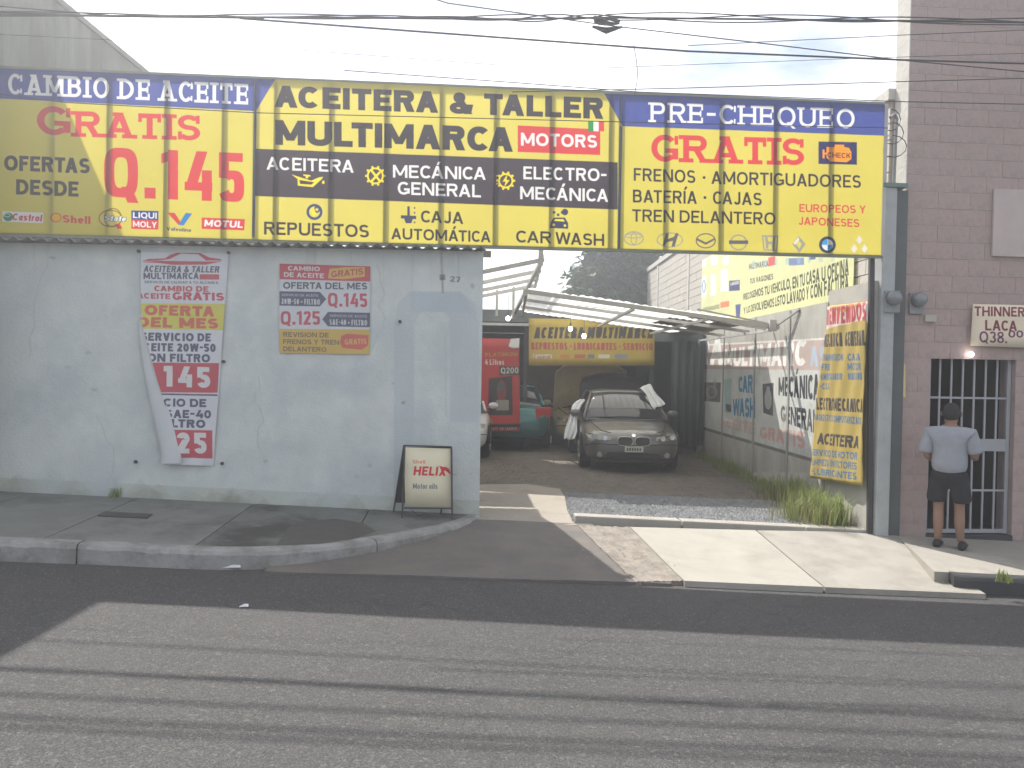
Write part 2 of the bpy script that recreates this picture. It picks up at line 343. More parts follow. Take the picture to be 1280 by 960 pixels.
def lin(c):   # sRGB 0..255 to linear
    return [((v / 255) / 12.92 if v <= 10 else (((v / 255) + .055) / 1.055) ** 2.4) for v in c]
class Canvas:
    """a flat print: lies on a plane (O, U, V, size in metres); drawing calls take photograph coordinates or plane metres"""
    def __init__(s, O, U, V, W, H, ppm, base):
        s.O = Vector(O); s.U = Vector(U).normalized(); s.V = Vector(V).normalized(); s.W = W; s.H = H; s.ppm = ppm
        s.N = s.U.cross(s.V); s.w = max(8, int(W * ppm)); s.h = max(8, int(H * ppm))
        s.a = np.ones((s.h, s.w, 4), np.float32); s.a[..., :3] = base; s.metres = False
    def m(s, p):
        if s.metres: return (p[0], p[1])
        q = onplane(p[0], p[1], s.O, s.N) - s.O; return (q.dot(s.U), q.dot(s.V))
    def fill_px(s, polys, col, alpha=1.0, a_out=None):
        allp = [p for P in polys for p in P]
        if not allp: return
        xs = [p[0] for p in allp]; ys = [p[1] for p in allp]
        x0, x1 = max(0, int(min(xs)) - 1), min(s.w, int(max(xs)) + 2); y0, y1 = max(0, int(min(ys)) - 1), min(s.h, int(max(ys)) + 2)
        if x0 >= x1 or y0 >= y1: return
        K = 3; xx = x0 + (np.arange((x1 - x0) * K) + .5) / K; yy = y0 + (np.arange((y1 - y0) * K) + .5) / K
        cov = np.zeros((len(yy), len(xx)), bool)
        for P in polys:
            pa = np.array(P); bx0, bx1 = pa[:, 0].min(), pa[:, 0].max(); by0, by1 = pa[:, 1].min(), pa[:, 1].max()
            ia, ib = np.searchsorted(xx, bx0), np.searchsorted(xx, bx1); ja, jb = np.searchsorted(yy, by0), np.searchsorted(yy, by1)
            if ia >= ib or ja >= jb: continue
            X = xx[ia:ib][None, :]; Y = yy[ja:jb][:, None]; ins = np.zeros((jb - ja, ib - ia), bool)
            n = len(P)
            for i in range(n):
                ax, ay = P[i]; bx, by = P[(i + 1) % n]
                if ay == by: continue
                rows = ((ay > yy[ja:jb]) != (by > yy[ja:jb]))
                if not rows.any(): continue
                xc = ax + (yy[ja:jb][rows] - ay) * (bx - ax) / (by - ay)
                ins[rows] ^= (X < xc[:, None])
            cov[ja:jb, ia:ib] |= ins
        c = cov.reshape(y1 - y0, K, x1 - x0, K).mean((1, 3))[..., None] * alpha
        t_ = s.a[y0:y1, x0:x1]; t_[..., :3] = t_[..., :3] * (1 - c) + np.array(col) * c
    def poly(s, pts, col, alpha=1.0):
        s.fill_px([[(u * s.ppm, v * s.ppm) for u, v in map(s.m, pts)]], col, alpha)
    def box(s, x0, y0, x1, y1, col, alpha=1.0): s.poly([(x0, y0), (x1, y0), (x1, y1), (x0, y1)], col, alpha)
    def text(s, st, a, b, cap, col, t=.2, n=2.2, slab=False, gap=.12, slant=0, alpha=1.0, capb=None, outline=None):
        """a, b: ends of the baseline, cap: cap height (all photo px)"""
        A, B, T = s.m(a), s.m(b), s.m((a[0], a[1] - cap) if not s.metres else (a[0], a[1] + cap))
        ex = np.array(B) - A; ey = np.array(T) - A; want = np.hypot(*ex) / np.hypot(*ey)
        lo, hi = .15, 4.0
        for _ in range(18):
            mid = (lo + hi) / 2
            if layout(st, mid, t, n, slab, gap)[1] < want: lo = mid
            else: hi = mid
        if lo > 1.3: lo = 1.15
        lay, tw = layout(st, lo, t, n, slab, gap); exn = ex / tw; A = np.array(A)
        hb = 1.0 if capb is None else capb / cap
        polys = []
        for P, x in lay:
            for p_ in P:
                polys.append([tuple((A + exn * (x + u + slant * v) + ey * v * (1 + (hb - 1) * (x + u) / tw)) * s.ppm) for u, v in p_])
        if outline:
            oc, ow = outline; 
            for dx in (-1, 0, 1):
                for dy in (-1, 0, 1): s.fill_px([[(x + dx * ow, y + dy * ow) for x, y in P] for P in polys], oc, alpha)
        s.fill_px(polys, col, alpha)
    def ell(s, c, rx, ry, col, th=None, a0=0, a1=360, alpha=1.0, n=2.0):
        """ellipse or ring at photo centre c, radii in photo px"""
        if s.metres: k = 1
        A = np.array(s.m(c)); ex = np.array(s.m((c[0] + 1, c[1]))) - A; ey = np.array(s.m((c[0], c[1] - 1) if not s.metres else (c[0], c[1] + 1))) - A
        P = _arc(0, 0, rx, ry, a0, a1, th if th else min(rx, ry) * .999, n, th if th else rx * .999)
        s.fill_px([[tuple((A + ex * u + ey * v) * s.ppm) for u, v in P]], col, alpha)
    def material(s, name, rough=.6, trans=None, spec=.3, wear=0.12, dirt=None, wscale=4, dthr=(.5, .75), bump=0, alphaprint=False):
        img = bpy.data.images.new(name, s.w, s.h, alpha=False, float_buffer=False)
        a = np.clip(s.a, 0, 1).copy(); rgb = a[..., :3]
        a[..., :3] = np.where(rgb <= .0031308, rgb * 12.92, 1.055 * np.power(np.maximum(rgb, 1e-6), 1 / 2.4) - .055)
        a[..., 3] = 1; img.pixels.foreach_set(a.ravel()); img.update(); img.pack()
        m = mat(name, (1, 1, 1), rough, var=0, spec=spec, bump=bump); nt = m.node_tree; N = nt.nodes; l = nt.links.new; b = N['Principled BSDF']
        ti = N.new('ShaderNodeTexImage'); ti.image = img; ti.extension = 'EXTEND'; uv = N.new('ShaderNodeUVMap'); uv.uv_map = 'UVMap'; l(uv.outputs[0], ti.inputs[0])
        tc = N.new('ShaderNodeTexCoord'); nz = N.new('ShaderNodeTexNoise'); nz.inputs['Scale'].default_value = wscale; nz.inputs['Detail'].default_value = 8; l(tc.outputs['Object'], nz.inputs[0])
        cr = N.new('ShaderNodeValToRGB'); cr.color_ramp.elements[0].color = (1 - wear * 2, 1 - wear * 2, 1 - wear * 2, 1); cr.color_ramp.elements[1].color = (1, 1, 1, 1)
        cr.color_ramp.elements[0].position = .25; cr.color_ramp.elements[1].position = .65; l(nz.outputs['Fac'], cr.inputs[0])
        mx = N.new('ShaderNodeMixRGB'); mx.blend_type = 'MULTIPLY'; mx.inputs[0].default_value = 1; l(ti.outputs[0], mx.inputs[1]); l(cr.outputs[0], mx.inputs[2]); out = mx.outputs[0]
        if dirt:
            n2 = N.new('ShaderNodeTexNoise'); n2.inputs['Scale'].default_value = 1.7; n2.inputs['Detail'].default_value = 10; n2.inputs['Roughness'].default_value = .7; l(tc.outputs['Object'], n2.inputs[0])
            c2 = N.new('ShaderNodeValToRGB'); c2.color_ramp.elements[0].position = dthr[0]; c2.color_ramp.elements[1].position = dthr[1]; l(n2.outputs['Fac'], c2.inputs[0])
            m2 = N.new('ShaderNodeMixRGB'); m2.inputs[2].default_value = tuple(dirt) + (1,); l(c2.outputs[0], m2.inputs[0]); l(out, m2.inputs[1]); out = m2.outputs[0]
        l(out, b.inputs['Base Color'])
        if trans: translucent(m, trans)
        return m
    def sheet(s, name, material, parent=None, corners=None, nu=24, nv=10, disp=None, thick=0.0, smooth=True, local=False):
        """a grid over the plane between 4 plane-metre corners (bl, br, tr, tl); disp(u,v)->metres along +N"""
        cs = corners or [(0, 0), (s.W, 0), (s.W, s.H), (0, s.H)]
        mb = MB(); uv = []
        for j in range(nv + 1):
            for i in range(nu + 1):
                a, b = i / nu, j / nv
                u = (cs[0][0] * (1 - a) + cs[1][0] * a) * (1 - b) + (cs[3][0] * (1 - a) + cs[2][0] * a) * b
                v = (cs[0][1] * (1 - a) + cs[1][1] * a) * (1 - b) + (cs[3][1] * (1 - a) + cs[2][1] * a) * b
                d = disp(a, b) if disp else 0
                mb.v.append(s.O + s.U * u + s.V * v + s.N * d); uv.append((u / s.W, v / s.H))
        for j in range(nv):
            for i in range(nu):
                k = j * (nu + 1) + i; mb.f.append((k, k + 1, k + nu + 2, k + nu + 1))
        mb.uv = uv; o = mb.build(name, material, parent, smooth=smooth, fixn=False)
        if thick:
            m_ = o.modifiers.new('thick', 'SOLIDIFY'); m_.thickness = thick; m_.offset = -1
        return o
# ------------------------------------------------------------------ shared materials
M_asph = mat('asphalt', (.066, .065, .067), .85, .16, 1.1, bump=.6, bscale=120, dirt=(.045, .045, .047), dscale=.55, dthr=(.5, .7), spec=.3)
def add_aggregate(m):      # pale and dark chips of stone in the asphalt, and a few long fine cracks
    nt = m.node_tree; N = nt.nodes; l = nt.links.new; b = N['Principled BSDF']; src = b.inputs['Base Color'].links[0].from_socket; tc = N.new('ShaderNodeTexCoord')
    for sc, hi, thr in ((150, (.125, .12, .115, 1), (.70, .92)), (60, (.125, .12, .112, 1), (.93, .97)), (120, (.04, .04, .041, 1), (.70, .92))):
        v = N.new('ShaderNodeTexVoronoi'); v.inputs['Scale'].default_value = sc; l(tc.outputs['Object'], v.inputs['Vector'])
        sp = N.new('ShaderNodeSeparateColor'); l(v.outputs['Color'], sp.inputs[0]); cr = N.new('ShaderNodeValToRGB'); cr.color_ramp.elements[0].position = thr[0]; cr.color_ramp.elements[1].position = thr[1]; l(sp.outputs[0 if hi[0] > .1 else 1], cr.inputs[0])
        mx = N.new('ShaderNodeMixRGB'); mx.inputs[2].default_value = hi; l(cr.outputs[0], mx.inputs[0]); l(src, mx.inputs[1]); src = mx.outputs[0]
    nz = N.new('ShaderNodeTexNoise'); nz.inputs['Scale'].default_value = 1.3; nz.inputs['Detail'].default_value = 6; l(tc.outputs['Object'], nz.inputs[0])
    ma = N.new('ShaderNodeVectorMath'); ma.operation = 'SCALE'; ma.inputs['Scale'].default_value = .6; l(nz.outputs['Color'], ma.inputs[0]); ad = N.new('ShaderNodeVectorMath'); l(tc.outputs['Object'], ad.inputs[0]); l(ma.outputs[0], ad.inputs[1])
    v = N.new('ShaderNodeTexVoronoi'); v.feature = 'DISTANCE_TO_EDGE'; v.inputs['Scale'].default_value = .38; l(ad.outputs[0], v.inputs['Vector'])
    cr = N.new('ShaderNodeValToRGB'); cr.color_ramp.elements[0].position = 0; cr.color_ramp.elements[0].color = (.78, .78, .78, 1); cr.color_ramp.elements[1].position = .0016; cr.color_ramp.elements[1].color = (1, 1, 1, 1); l(v.outputs[0], cr.inputs[0])
    mx = N.new('ShaderNodeMixRGB'); mx.blend_type = 'MULTIPLY'; mx.inputs[0].default_value = 1; l(src, mx.inputs[1]); l(cr.outputs[0], mx.inputs[2]); l(mx.outputs[0], b.inputs['Base Color'])
add_aggregate(M_asph)
M_tar = mat('worn_tar_ramp', (.125, .115, .108), .9, .2, 1.6, bump=.4, bscale=50, dirt=(.16, .14, .12), dscale=3)
M_walk = mat('pavement_concrete', (.17, .175, .165), .9, .18, 2.2, bump=.35, bscale=40, dirt=(.09, .09, .085), dscale=1.6, dthr=(.5, .72))
M_walk2 = mat('pavement_concrete_stained', (.15, .155, .145), .9, .22, 1.9, bump=.35, bscale=40, dirt=(.055, .053, .05), dscale=.9, dthr=(.47, .6))
M_kerb = mat('kerb_concrete', (.27, .27, .265), .85, .2, 5, bump=.5, bscale=25, dirt=(.13, .13, .12), dscale=4)
M_slab = mat('pale_concrete', (.33, .312, .275), .85, .1, 1.8, bump=.25, bscale=60, dirt=(.25, .232, .20), dscale=1.4, dthr=(.5, .75))
M_slab2 = mat('pale_concrete_warm', (.30, .283, .25), .85, .12, 1.5, bump=.3, bscale=60, dirt=(.215, .20, .17), dscale=1.7, dthr=(.48, .7))
M_rubble = mat('broken_concrete', (.25, .225, .195), .95, .2, 7, bump=.9, bscale=22, dirt=(.15, .125, .105), dscale=5)
M_dirt = mat('dirt', (.115, .098, .08), .95, .28, 2.5, bump=.8, bscale=25, dirt=(.17, .155, .14), dscale=6)
M_stone = mat('gravel_stone', (.20, .205, .21), .9, .35, 9)
M_base = mat('earth', (.10, .09, .075), .95)
M_steel = mat('grey_steel_tube', (.24, .25, .25), .6, .25, 6, metal=.1, dirt=(.16, .10, .07), dscale=9, dthr=(.6, .75))
M_dark = mat('dark_steel', (.045, .045, .047), .6, .2, 6)
M_black = mat('black_rubber', (.012, .012, .013), .75)
M_white = mat('white_paint', (.72, .73, .72), .5, .08, 5, dirt=(.45, .42, .38), dscale=5, dthr=(.6, .8))
M_cable = mat('black_cable', (.02, .02, .022), .6)
M_joint = mat('joint_dirt', (.05, .045, .04), .95)

# ------------------------------------------------------------------ ground, road
def V_of(p): return (Vector((p[0], p[1], 0)) - Vector((0, 9.75, 0))).dot(Vector((FN.x, FN.y, 0)))
def U_of(p): return (Vector((p[0], p[1], 0)) - Vector((0, 9.75, 0))).dot(Vector((FU.x, FU.y, 0)))
KV = 2.12
m = MB()
m.add([(x, y, zroad(max(min(x, 60), -60)) - .35) for y in (-600, 900) for x in (-900, -60, 60, 900)], [(0, 1, 5, 4), (1, 2, 6, 5), (2, 3, 7, 6)])
tag(m.build('ground', M_base), kind='structure')
def grid(name, u0, u1, v0, v1, nu, nv, zf, mt, bumpz=0):
    mb = MB()
    for j in range(nv + 1):
        for i in range(nu + 1):
            u = u0 + (u1 - u0) * i / nu; v = v0 + (v1 - v0) * j / nv; p = S(u, v, 0); mb.v.append(Vector((p.x, p.y, zf(p, v) + bumpz * random.uniform(-1, 1))))
    for j in range(nv):
        for i in range(nu):
            k = j * (nu + 1) + i; mb.f.append((k, k + 1, k + nu + 2, k + nu + 1))
    return mb.build(name, mt, smooth=True)
tag(grid('road', -60, 60, KV - .3, 13, 240, 40, lambda p, v: zroad(p.x) - .02 * math.exp(-((v - KV) / .35) ** 2) + .015 * math.sin(p.x * .9 + v) * .3, M_asph), kind='structure')
m = MB()      # pavement on the camera's own side of the street
m.sbox(-30, 30, 11.6, 16, -1.6, .10); tag(m.build('near_pavement', M_walk), kind='structure')
def zdrive(p):
    t = min(max(V_of(p) / KV, 0), 1); return (1 - t) * (zwalk(p[0]) - .01) + t * (zroad(p[0]) + .014)
def ongz(px, py, fz):
    d = ray(px, py); z = 0.1
    for _ in range(25):
        p = CAM + d * ((z - CAM.z) / d.z); z = .5 * z + .5 * fz(p)
    return CAM + d * ((z - CAM.z) / d.z)

# left pavement: kerb stones along a curve, slabs behind
wf = lambda p: zwalk(p[0])
kp = [S(-14, KV + .02, 0), S(-9, KV + .02, 0)] + [ongz(x, y, wf) for x, y in ((0, 677), (130, 682), (260, 689), (330, 689), (400, 684), (460, 677), (520, 667), (565, 658), (590, 650), (601, 644))]
def chain(pts, step):
    out = []; acc = 0; pts = [Vector((p.x, p.y, 0)) for p in pts]
    dense = []
    for a, b in zip(pts, pts[1:]):
        n = max(2, int((b - a).length / .04)); dense += [a.lerp(b, i / n) for i in range(n)]
    dense.append(pts[-1])
    for _ in range(40): dense = [dense[0]] + [(dense[i - 1] + dense[i] * 2 + dense[i + 1]) / 4 for i in range(1, len(dense) - 1)] + [dense[-1]]
    return dense
kd = chain(kp, .04)
kerb = empty('kerb', kd[len(kd) // 2], kind='structure')
KW = .16
def kerb_piece(pts, parent, wob=.006, mt=None):
    rings = []
    for i, p in enumerate(pts):
        d = (pts[min(i + 1, len(pts) - 1)] - pts[max(i - 1, 0)]).normalized(); nrm = Vector((-d.y, d.x, 0))
        if nrm.y < 0: nrm = -nrm
        z0 = zroad(p.x) - .08; zt = zwalk(p.x) + .006; w_ = random.uniform(-wob, wob); w2 = random.uniform(-wob, wob)
        prof = [(-.015 + w_ * .5, z0), (-.008 + w_, zt - .045 + w2), (.012 + w_, zt - .014 + w2), (.04, zt), (KW, zt), (KW, z0)]
        rings.append([Vector((p.x + nrm.x * a, p.y + nrm.y * a, z)) for a, z in prof])
    return MB().loft(rings).build('kerb_stone', mt or M_kerb, parent, smooth=False)
i = 0
while i < len(kd) - 6:
    n = random.randint(58, 70); seg = kd[i:min(i + n, len(kd))]
    if len(kd) - (i + n) < 30: seg = kd[i:]; i = len(kd)
    i += n
    seg = seg + ([kd[i].lerp(kd[i - 1], .35)] if i < len(kd) else [])
    if len(seg) > 2: kerb_piece(seg[::2] + ([seg[-1]] if len(seg) % 2 == 0 else []), kerb)
def kerbv(u):      # v of the kerb's inner edge at u
    best = min(kd, key=lambda p: abs(U_of(p) - u)); return V_of(best) - KW - .004
u_end = U_of(kd[-1])
walk = empty('pavement', S(-4, 1, .2), kind='structure')
cuts = [-14, -12.7, -11.4, -10.1, -8.8, -7.5, -6.2, -5.35, -4.2, -2.92, -1.62, u_end - .02]
for ci, (a, b) in enumerate(zip(cuts, cuts[1:])):
    n = 10; top = []
    us = [a + .006 + (b - a - .012) * q / n for q in range(n + 1)]
    outer = [(u, max(kerbv(u), .012)) for u in us]; inner = [(u, .004) for u in us]
    mb = MB()
    for zz in (0, -.14):
        for u, v in outer: q = S(u, v, 0); mb.v.append(Vector((q.x, q.y, zwalk(q.x) + zz)))
        for u, v in inner: q = S(u, v, 0); mb.v.append(Vector((q.x, q.y, zwalk(q.x) + zz)))
    N1 = n + 1
    for q in range(n):
        mb.f.append((q, q + 1, N1 + q + 1, N1 + q)); mb.f.append((q, q + 1, 2 * N1 + q + 1, 2 * N1 + q))
    mb.f.append((0, N1, 3 * N1, 2 * N1)); mb.f.append((n, N1 + n, 3 * N1 + n, 2 * N1 + n))
    mb.build('slab', M_walk2 if ci >= 9 else M_walk, walk, fixn=True)
m = MB(); m.hexa([S(-14, KV - .1, zz(0)) if 0 else Vector((S(u, v, 0).x, S(u, v, 0).y, zwalk(S(u, v, 0).x) + z_)) for z_ in (-.3, -.02) for u, v in ((-14, 1.9), (-3, 1.9), (-3, 0), (-14, 0))])
m.build('joint_bed', M_joint, walk)
# damp stain patch and inspection cover on the pavement
m = MB(); pts = [ongz(x, y, lambda p: zwalk(p[0]) + .004) for x, y in ((345, 682), (360, 660), (372, 652), (420, 648), (455, 654), (470, 664), (440, 674), (400, 680))]
m.add(pts, [tuple(range(len(pts)))]); m.build('tar_patch', mat('old_tar_stain', (.075, .072, .068), .8, .2, 6), walk)
cov = MB(); pp = [ongz(x, y, lambda p: zwalk(p[0]) + .005) for x, y in ((122, 645), (130, 640), (190, 643), (184, 648))]
cov.hexa([p - Vector((0, 0, .02)) for p in pp] + [p + Vector((0, 0, .008)) for p in pp]); cov.build('inspection_cover', M_dark, walk)

# driveway: ramp, broken strip, pale slabs
drv = empty('driveway', S(1.5, 1, .05), kind='structure')
def drive_poly(name, pts, mt, lift, n=6, bz=0):
    """quad given by photo corners (far-left, far-right, near-right, near-left) laid on the ramp"""
    P = [ongz(x, y, zdrive) for x, y in pts]; mb = MB()
    for j in range(n + 1):
        for i_ in range(n + 1):
            a, b = i_ / n, j / n; p = P[0].lerp(P[1], a).lerp(P[3].lerp(P[2], a), b); mb.v.append(Vector((p.x, p.y, zdrive(p) + lift + (random.uniform(-bz, bz)))))
    k0 = len(mb.v)
    for j in range(n):
        for i_ in range(n):
            k = j * (n + 1) + i_; mb.f.append((k, k + 1, k + n + 2, k + n + 1))
    rim = [i_ for i_ in range(n + 1)] + [(j + 1) * (n + 1) - 1 for j in range(1, n + 1)] + [n * (n + 1) + i_ for i_ in range(n - 1, -1, -1)] + [j * (n + 1) for j in range(n - 1, 0, -1)]
    for r_ in rim: mb.v.append(mb.v[r_] - Vector((0, 0, .06)))
    for q in range(len(rim)): mb.f.append((rim[q], rim[(q + 1) % len(rim)], k0 + (q + 1) % len(rim), k0 + q))
    return mb.build(name, mt, drv)
drive_poly('ramp', ((400, 640), (740, 655), (840, 729), (330, 714)), M_tar, 0, 12, .004)
drive_poly('broken_strip', ((722, 657.5), (790, 660), (858, 727), (795, 728)), M_rubble, .010, 22, .006)
drive_poly('concrete_slab', ((788, 661), (944, 665), (1029, 736.5), (856, 729)), M_slab, .022)
drive_poly('concrete_slab', ((946, 665), (1116, 668), (1232, 745), (1031.5, 736.5)), M_slab2, .020)
m = MB(); m.add([Vector((p.x, p.y, zdrive(p) - .055)) for p in [ongz(x, y, zdrive) for x, y in ((600, 645), (1122, 662), (1236, 746), (640, 726))]], [(0, 1, 2, 3)]); m.build('joint_bed', M_joint, drv)
# gutter strip where the slabs meet the road
# right pavement
rw = empty('right_pavement', S(5.5, 1, 0), kind='structure')
A_ = ongz(1117, 668, wf); B_ = ongz(1236, 744, wf)
def rslab(name, uv4, mt, dz=0):
    P = [S(u, v, 0) for u, v in uv4]
    mb = MB(); mb.hexa([Vector((p.x, p.y, zwalk(p.x) - .2)) for p in P] + [Vector((p.x, p.y, zwalk(p.x) + dz)) for p in P]); return mb.build(name, mt, rw)
ua, va = U_of(A_), V_of(A_); ub, vb = U_of(B_), V_of(B_)
rslab('slab', [(ub + .01, 1.9), (6.4, 1.9), (6.4, 0), (ua + .01, 0)], M_slab2)
rslab('slab', [(6.41, 1.9), (8.2, 1.9), (8.2, 0), (6.41, 0)], M_slab)
rslab('slab', [(8.21, 1.9), (10.5, 1.9), (10.5, 0), (8.21, 0)], M_slab2)
rk = [S(ub + .12 + .1 * k_, 2.07 + (.0 if k_ else -.03), 0) for k_ in range(0, 12)]
kerb_piece(rk, rw, mt=M_dark); kerb_piece([S(ub + 1.34 + .2 * k_, 2.07, 0) for k_ in range(6)], rw); kerb_piece([S(ub + 2.36 + .2 * k_, 2.07, 0) for k_ in range(6)], rw)

# lot floor
XR = 4.3
lot = empty('workshop_yard', (0, 14, .1), kind='structure')
m = MB()
nx, ny = 30, 50
for j in range(ny + 1):
    for i_ in range(nx + 1):
        x = -5.7 + (XR + 5.7) * i_ / nx; yf = 9.75 + SL * x + .02; y = yf + (30 - yf) * j / ny
        m.v.append(Vector((x, y, zlot(x) - .03 + .012 * math.sin(x * 3 + y * 2) + random.uniform(-.006, .006) + (0 if y > 10.4 else -.03))))
for j in range(ny):
    for i_ in range(nx): k = j * (nx + 1) + i_; m.f.append((k, k + 1, k + nx + 2, k + nx + 1))
m.build('dirt_floor', M_dirt, lot, smooth=True)
zl = lambda p: zlot(p[0]) + .005
def lotpoly(name, pts, mt, lift=.0):
    P = [ongz(x, y, zl) for x, y in pts]; mb = MB(); n = len(P)
    mb.v = [Vector((p.x, p.y, zlot(p.x) + .005 + lift)) for p in P] + [Vector((p.x, p.y, zlot(p.x) - .12)) for p in P]
    mb.f = [tuple(range(n))] + [(q, (q + 1) % n, n + (q + 1) % n, n + q) for q in range(n)]
    return mb.build(name, mt, lot)
lotpoly('concrete_apron', ((560, 606), (660, 605), (700, 611), (706, 621), (709, 638), (716, 652), (722, 656.5), (560, 652)), M_rubble if 0 else mat('apron_concrete', (.31, .28, .24), .9, .15, 2, bump=.3, dirt=(.22, .19, .16), dscale=2))
# threshold kerb across the gateway
for a, b in ((724, 857), (859, 1010), (1011.5, 1086)):
    P = [ongz(a, 655 + (a - 724) * .034, wf), ongz(b, 655 + (b - 724) * .034, wf)]; u0, u1 = U_of(P[0]), U_of(P[1]); v_ = V_of(P[0])
    q = MB(); pts = [S(u0, .0, 0), S(u1, 0, 0), S(u1, -.2, 0), S(u0, -.2, 0)]
    q.hexa([Vector((p.x, p.y, zwalk(p.x) - .1)) for p in pts] + [Vector((p.x, p.y, zwalk(p.x) + .045)) for p in pts]); q.build('threshold_stone', M_slab, lot, bevel=.015)
# gravel: loose stones between threshold and canopy
def gravel(n, x0, x1, y0, y1, smin, smax, name, mt, zf):
    mb = MB(); base = [(1, 0, 0), (0, 1, 0), (-1, 0, 0), (0, -1, 0), (0, 0, 1), (0, 0, -1)]; fs = [(0, 1, 4), (1, 2, 4), (2, 3, 4), (3, 0, 4), (1, 0, 5), (2, 1, 5), (3, 2, 5), (0, 3, 5)]
    vs = []; ff = []
    for _ in range(n):
        x = random.uniform(x0, x1); y = random.uniform(y0, y1)
        if y > 9.9 and y < 9.75 + SL * x + .24: continue
        edge = min(x - x0, x1 - x, 1)
        s_ = random.uniform(smin, smax); a = random.uniform(0, 6.3); c, s2 = math.cos(a), math.sin(a); k = len(vs); sx, sy, sz = s_ * random.uniform(.7, 1.3), s_ * random.uniform(.7, 1.2), s_ * random.uniform(.4, .8)
        z = zf(x) + sz * .3 - .022
        for p in base: px_, py_, pz_ = p[0] * sx, p[1] * sy, p[2] * sz; vs.append(Vector((x + px_ * c - py_ * s2, y + px_ * s2 + py_ * c, z + pz_)))
        ff += [tuple(k + q for q in f) for f in fs]
    mb.v = vs; mb.f = ff; return tag(mb.build(name, mt, fixn=False), kind='stuff')
tag(gravel(15000, .68, 3.9, 9.9, 12.2, .012, .030, 'gravel', M_stone, zlot), 'loose grey gravel behind the concrete threshold of the yard', 'gravel')
tag(gravel(5000, -1, 4.2, 12.0, 16.5, .003, .011, 'yard_rubble', M_dirt, zlot), 'small dirt clods and stones over the shaded yard floor', 'rubble')
tag(gravel(110, .6, 1.6, 7.75, 9.6, .004, .010, 'concrete_crumbs', M_slab2, lambda x: zdrive((x, 8.7)) + .03), 'crumbs of broken concrete on the driveway strip', 'rubble')

# ------------------------------------------------------------------ white perimeter wall
def FZ(px, py, off=0): p = fac(px, py, off); return (p - Vector((0, 9.75, 0))).dot(FU), p.z
uR, zR = FZ(604.5, 312)
Wc = Canvas(S(-6.4, 0, -.1), FU, (0, 0, 1), 6.4 + uR, 3.7, 130, lin((204, 209, 206)))
gb = lin((140, 162, 180))
Wc.poly([(492, 640), (492, 405), (498, 378), (510, 365), (575, 365), (592, 378), (598, 405), (598, 528), (562, 528), (562, 400), (555, 390), (525, 390), (517, 405), (517, 640)], gb, .28)
Wc.poly([(512, 364), (575, 364), (592, 390), (512, 390)], gb, .2)
for x0, y0, x1, y1, w_, al in ((551, 314, 553, 366, 5, .5), (572, 316, 573, 350, 2.5, .35), (556, 420, 557, 520, 4, .12), (143, 596, 147, 622, 9, .25), (270, 318, 271, 345, 2, .2)):
    for k_ in range(4):
        Wc.poly([(x0 - w_ / 2 * (1 - k_ * .2), y0), (x0 + w_ / 2 * (1 - k_ * .2), y0), (x1 + w_ / 4, y1), (x1 - w_ / 4, y1)], lin((120, 96, 70)) if al > .3 or w_ < 3 else lin((110, 108, 90)), al * .35)
for k_ in range(60):      # splash dirt along the foot of the wall
    x = random.uniform(-20, 600); h_ = random.uniform(4, 26); ww = random.uniform(10, 60); yb = 616 + x * .056
    Wc.poly([(x, yb + 6), (x + ww, yb + 6), (x + ww * .8, yb - h_ * .6), (x + ww * .5, yb - h_), (x + ww * .15, yb - h_ * .5)], lin((104, 104, 84)), .15)
Wc.poly([(-40, 595), (602, 626), (602, 660), (-40, 640)], lin((150, 152, 128)), .35)
for k_ in range(14):      # faint horizontal plaster bands and drips from the roof
    x = random.uniform(0, 590); Wc.poly([(x, 305), (x + random.uniform(2, 8), 305), (x + 3, 305 + random.uniform(20, 140)), (x + 1, 330)], lin((130, 125, 112)), .12)
for k_ in range(26):      # flaked patches and fine branching cracks in the plaster
    x, y = random.uniform(0, 600), random.uniform(320, 625); r_ = random.uniform(1, 5)
    Wc.poly([(x + r_ * random.uniform(.5, 1.3) * math.cos(a * .7), y + r_ * random.uniform(.3, 1) * math.sin(a * .7)) for a in range(9)], lin(random.choice(((150, 150, 140), (215, 218, 214), (120, 120, 112)))), .55)
for x, y, n_ in ((60, 330, 9), (322, 470, 8), (470, 330, 10), (120, 520, 7)):
    for _ in range(n_):
        x2, y2 = x + random.uniform(-8, 10), y + random.uniform(6, 18); Wc.poly([(x, y), (x + .7, y), (x2 + .6, y2), (x2, y2)], lin((110, 112, 108)), .6); x, y = x2, y2
Wc.text('27', (562, 352), (575, 353), 7, lin((70, 75, 80)), t=.22)
Wc.box(549, 343, 556, 350, lin((60, 55, 50)), .7)
M_wall = Wc.material('whitewashed_plaster', .9, wear=.07, dirt=lin((178, 187, 190)), wscale=2.2, dthr=(.42, .7), bump=.25)
wallE = empty('perimeter_wall', S(-3, 0, .2), 'whitewashed plaster street wall left of the driveway with faded blue painted arch', 'wall')
mb = MB(); uv = []
def wz(u): return 3.36 - .035 * (u + 6)
zR2 = wz(uR)
ul = [-13, -6.4, uR]
for u in ul:
    for v, z in ((0, -.3), (0, 3.42), (-.18, 3.42), (-.18, -.3)):
        z_ = z if z < 0 else min(3.42, FZ(0, 303)[1] + (zR - .02 - FZ(0, 303)[1]) * (u - FZ(0, 296)[0]) / (uR - FZ(0, 296)[0]))
        mb.v.append(S(u, v, z_)); uv.append(((u + 6.4) / Wc.W, (z_ + .1) / Wc.H))
mb.uv = uv
for i_ in range(2):
    for k in range(4): mb.f.append((i_ * 4 + k, (i_ + 1) * 4 + k, (i_ + 1) * 4 + (k + 1) % 4, i_ * 4 + (k + 1) % 4))
mb.f.append((0, 1, 2, 3)); mb.f.append((8, 9, 10, 11))
mb.build('plaster_face', M_wall, wallE)
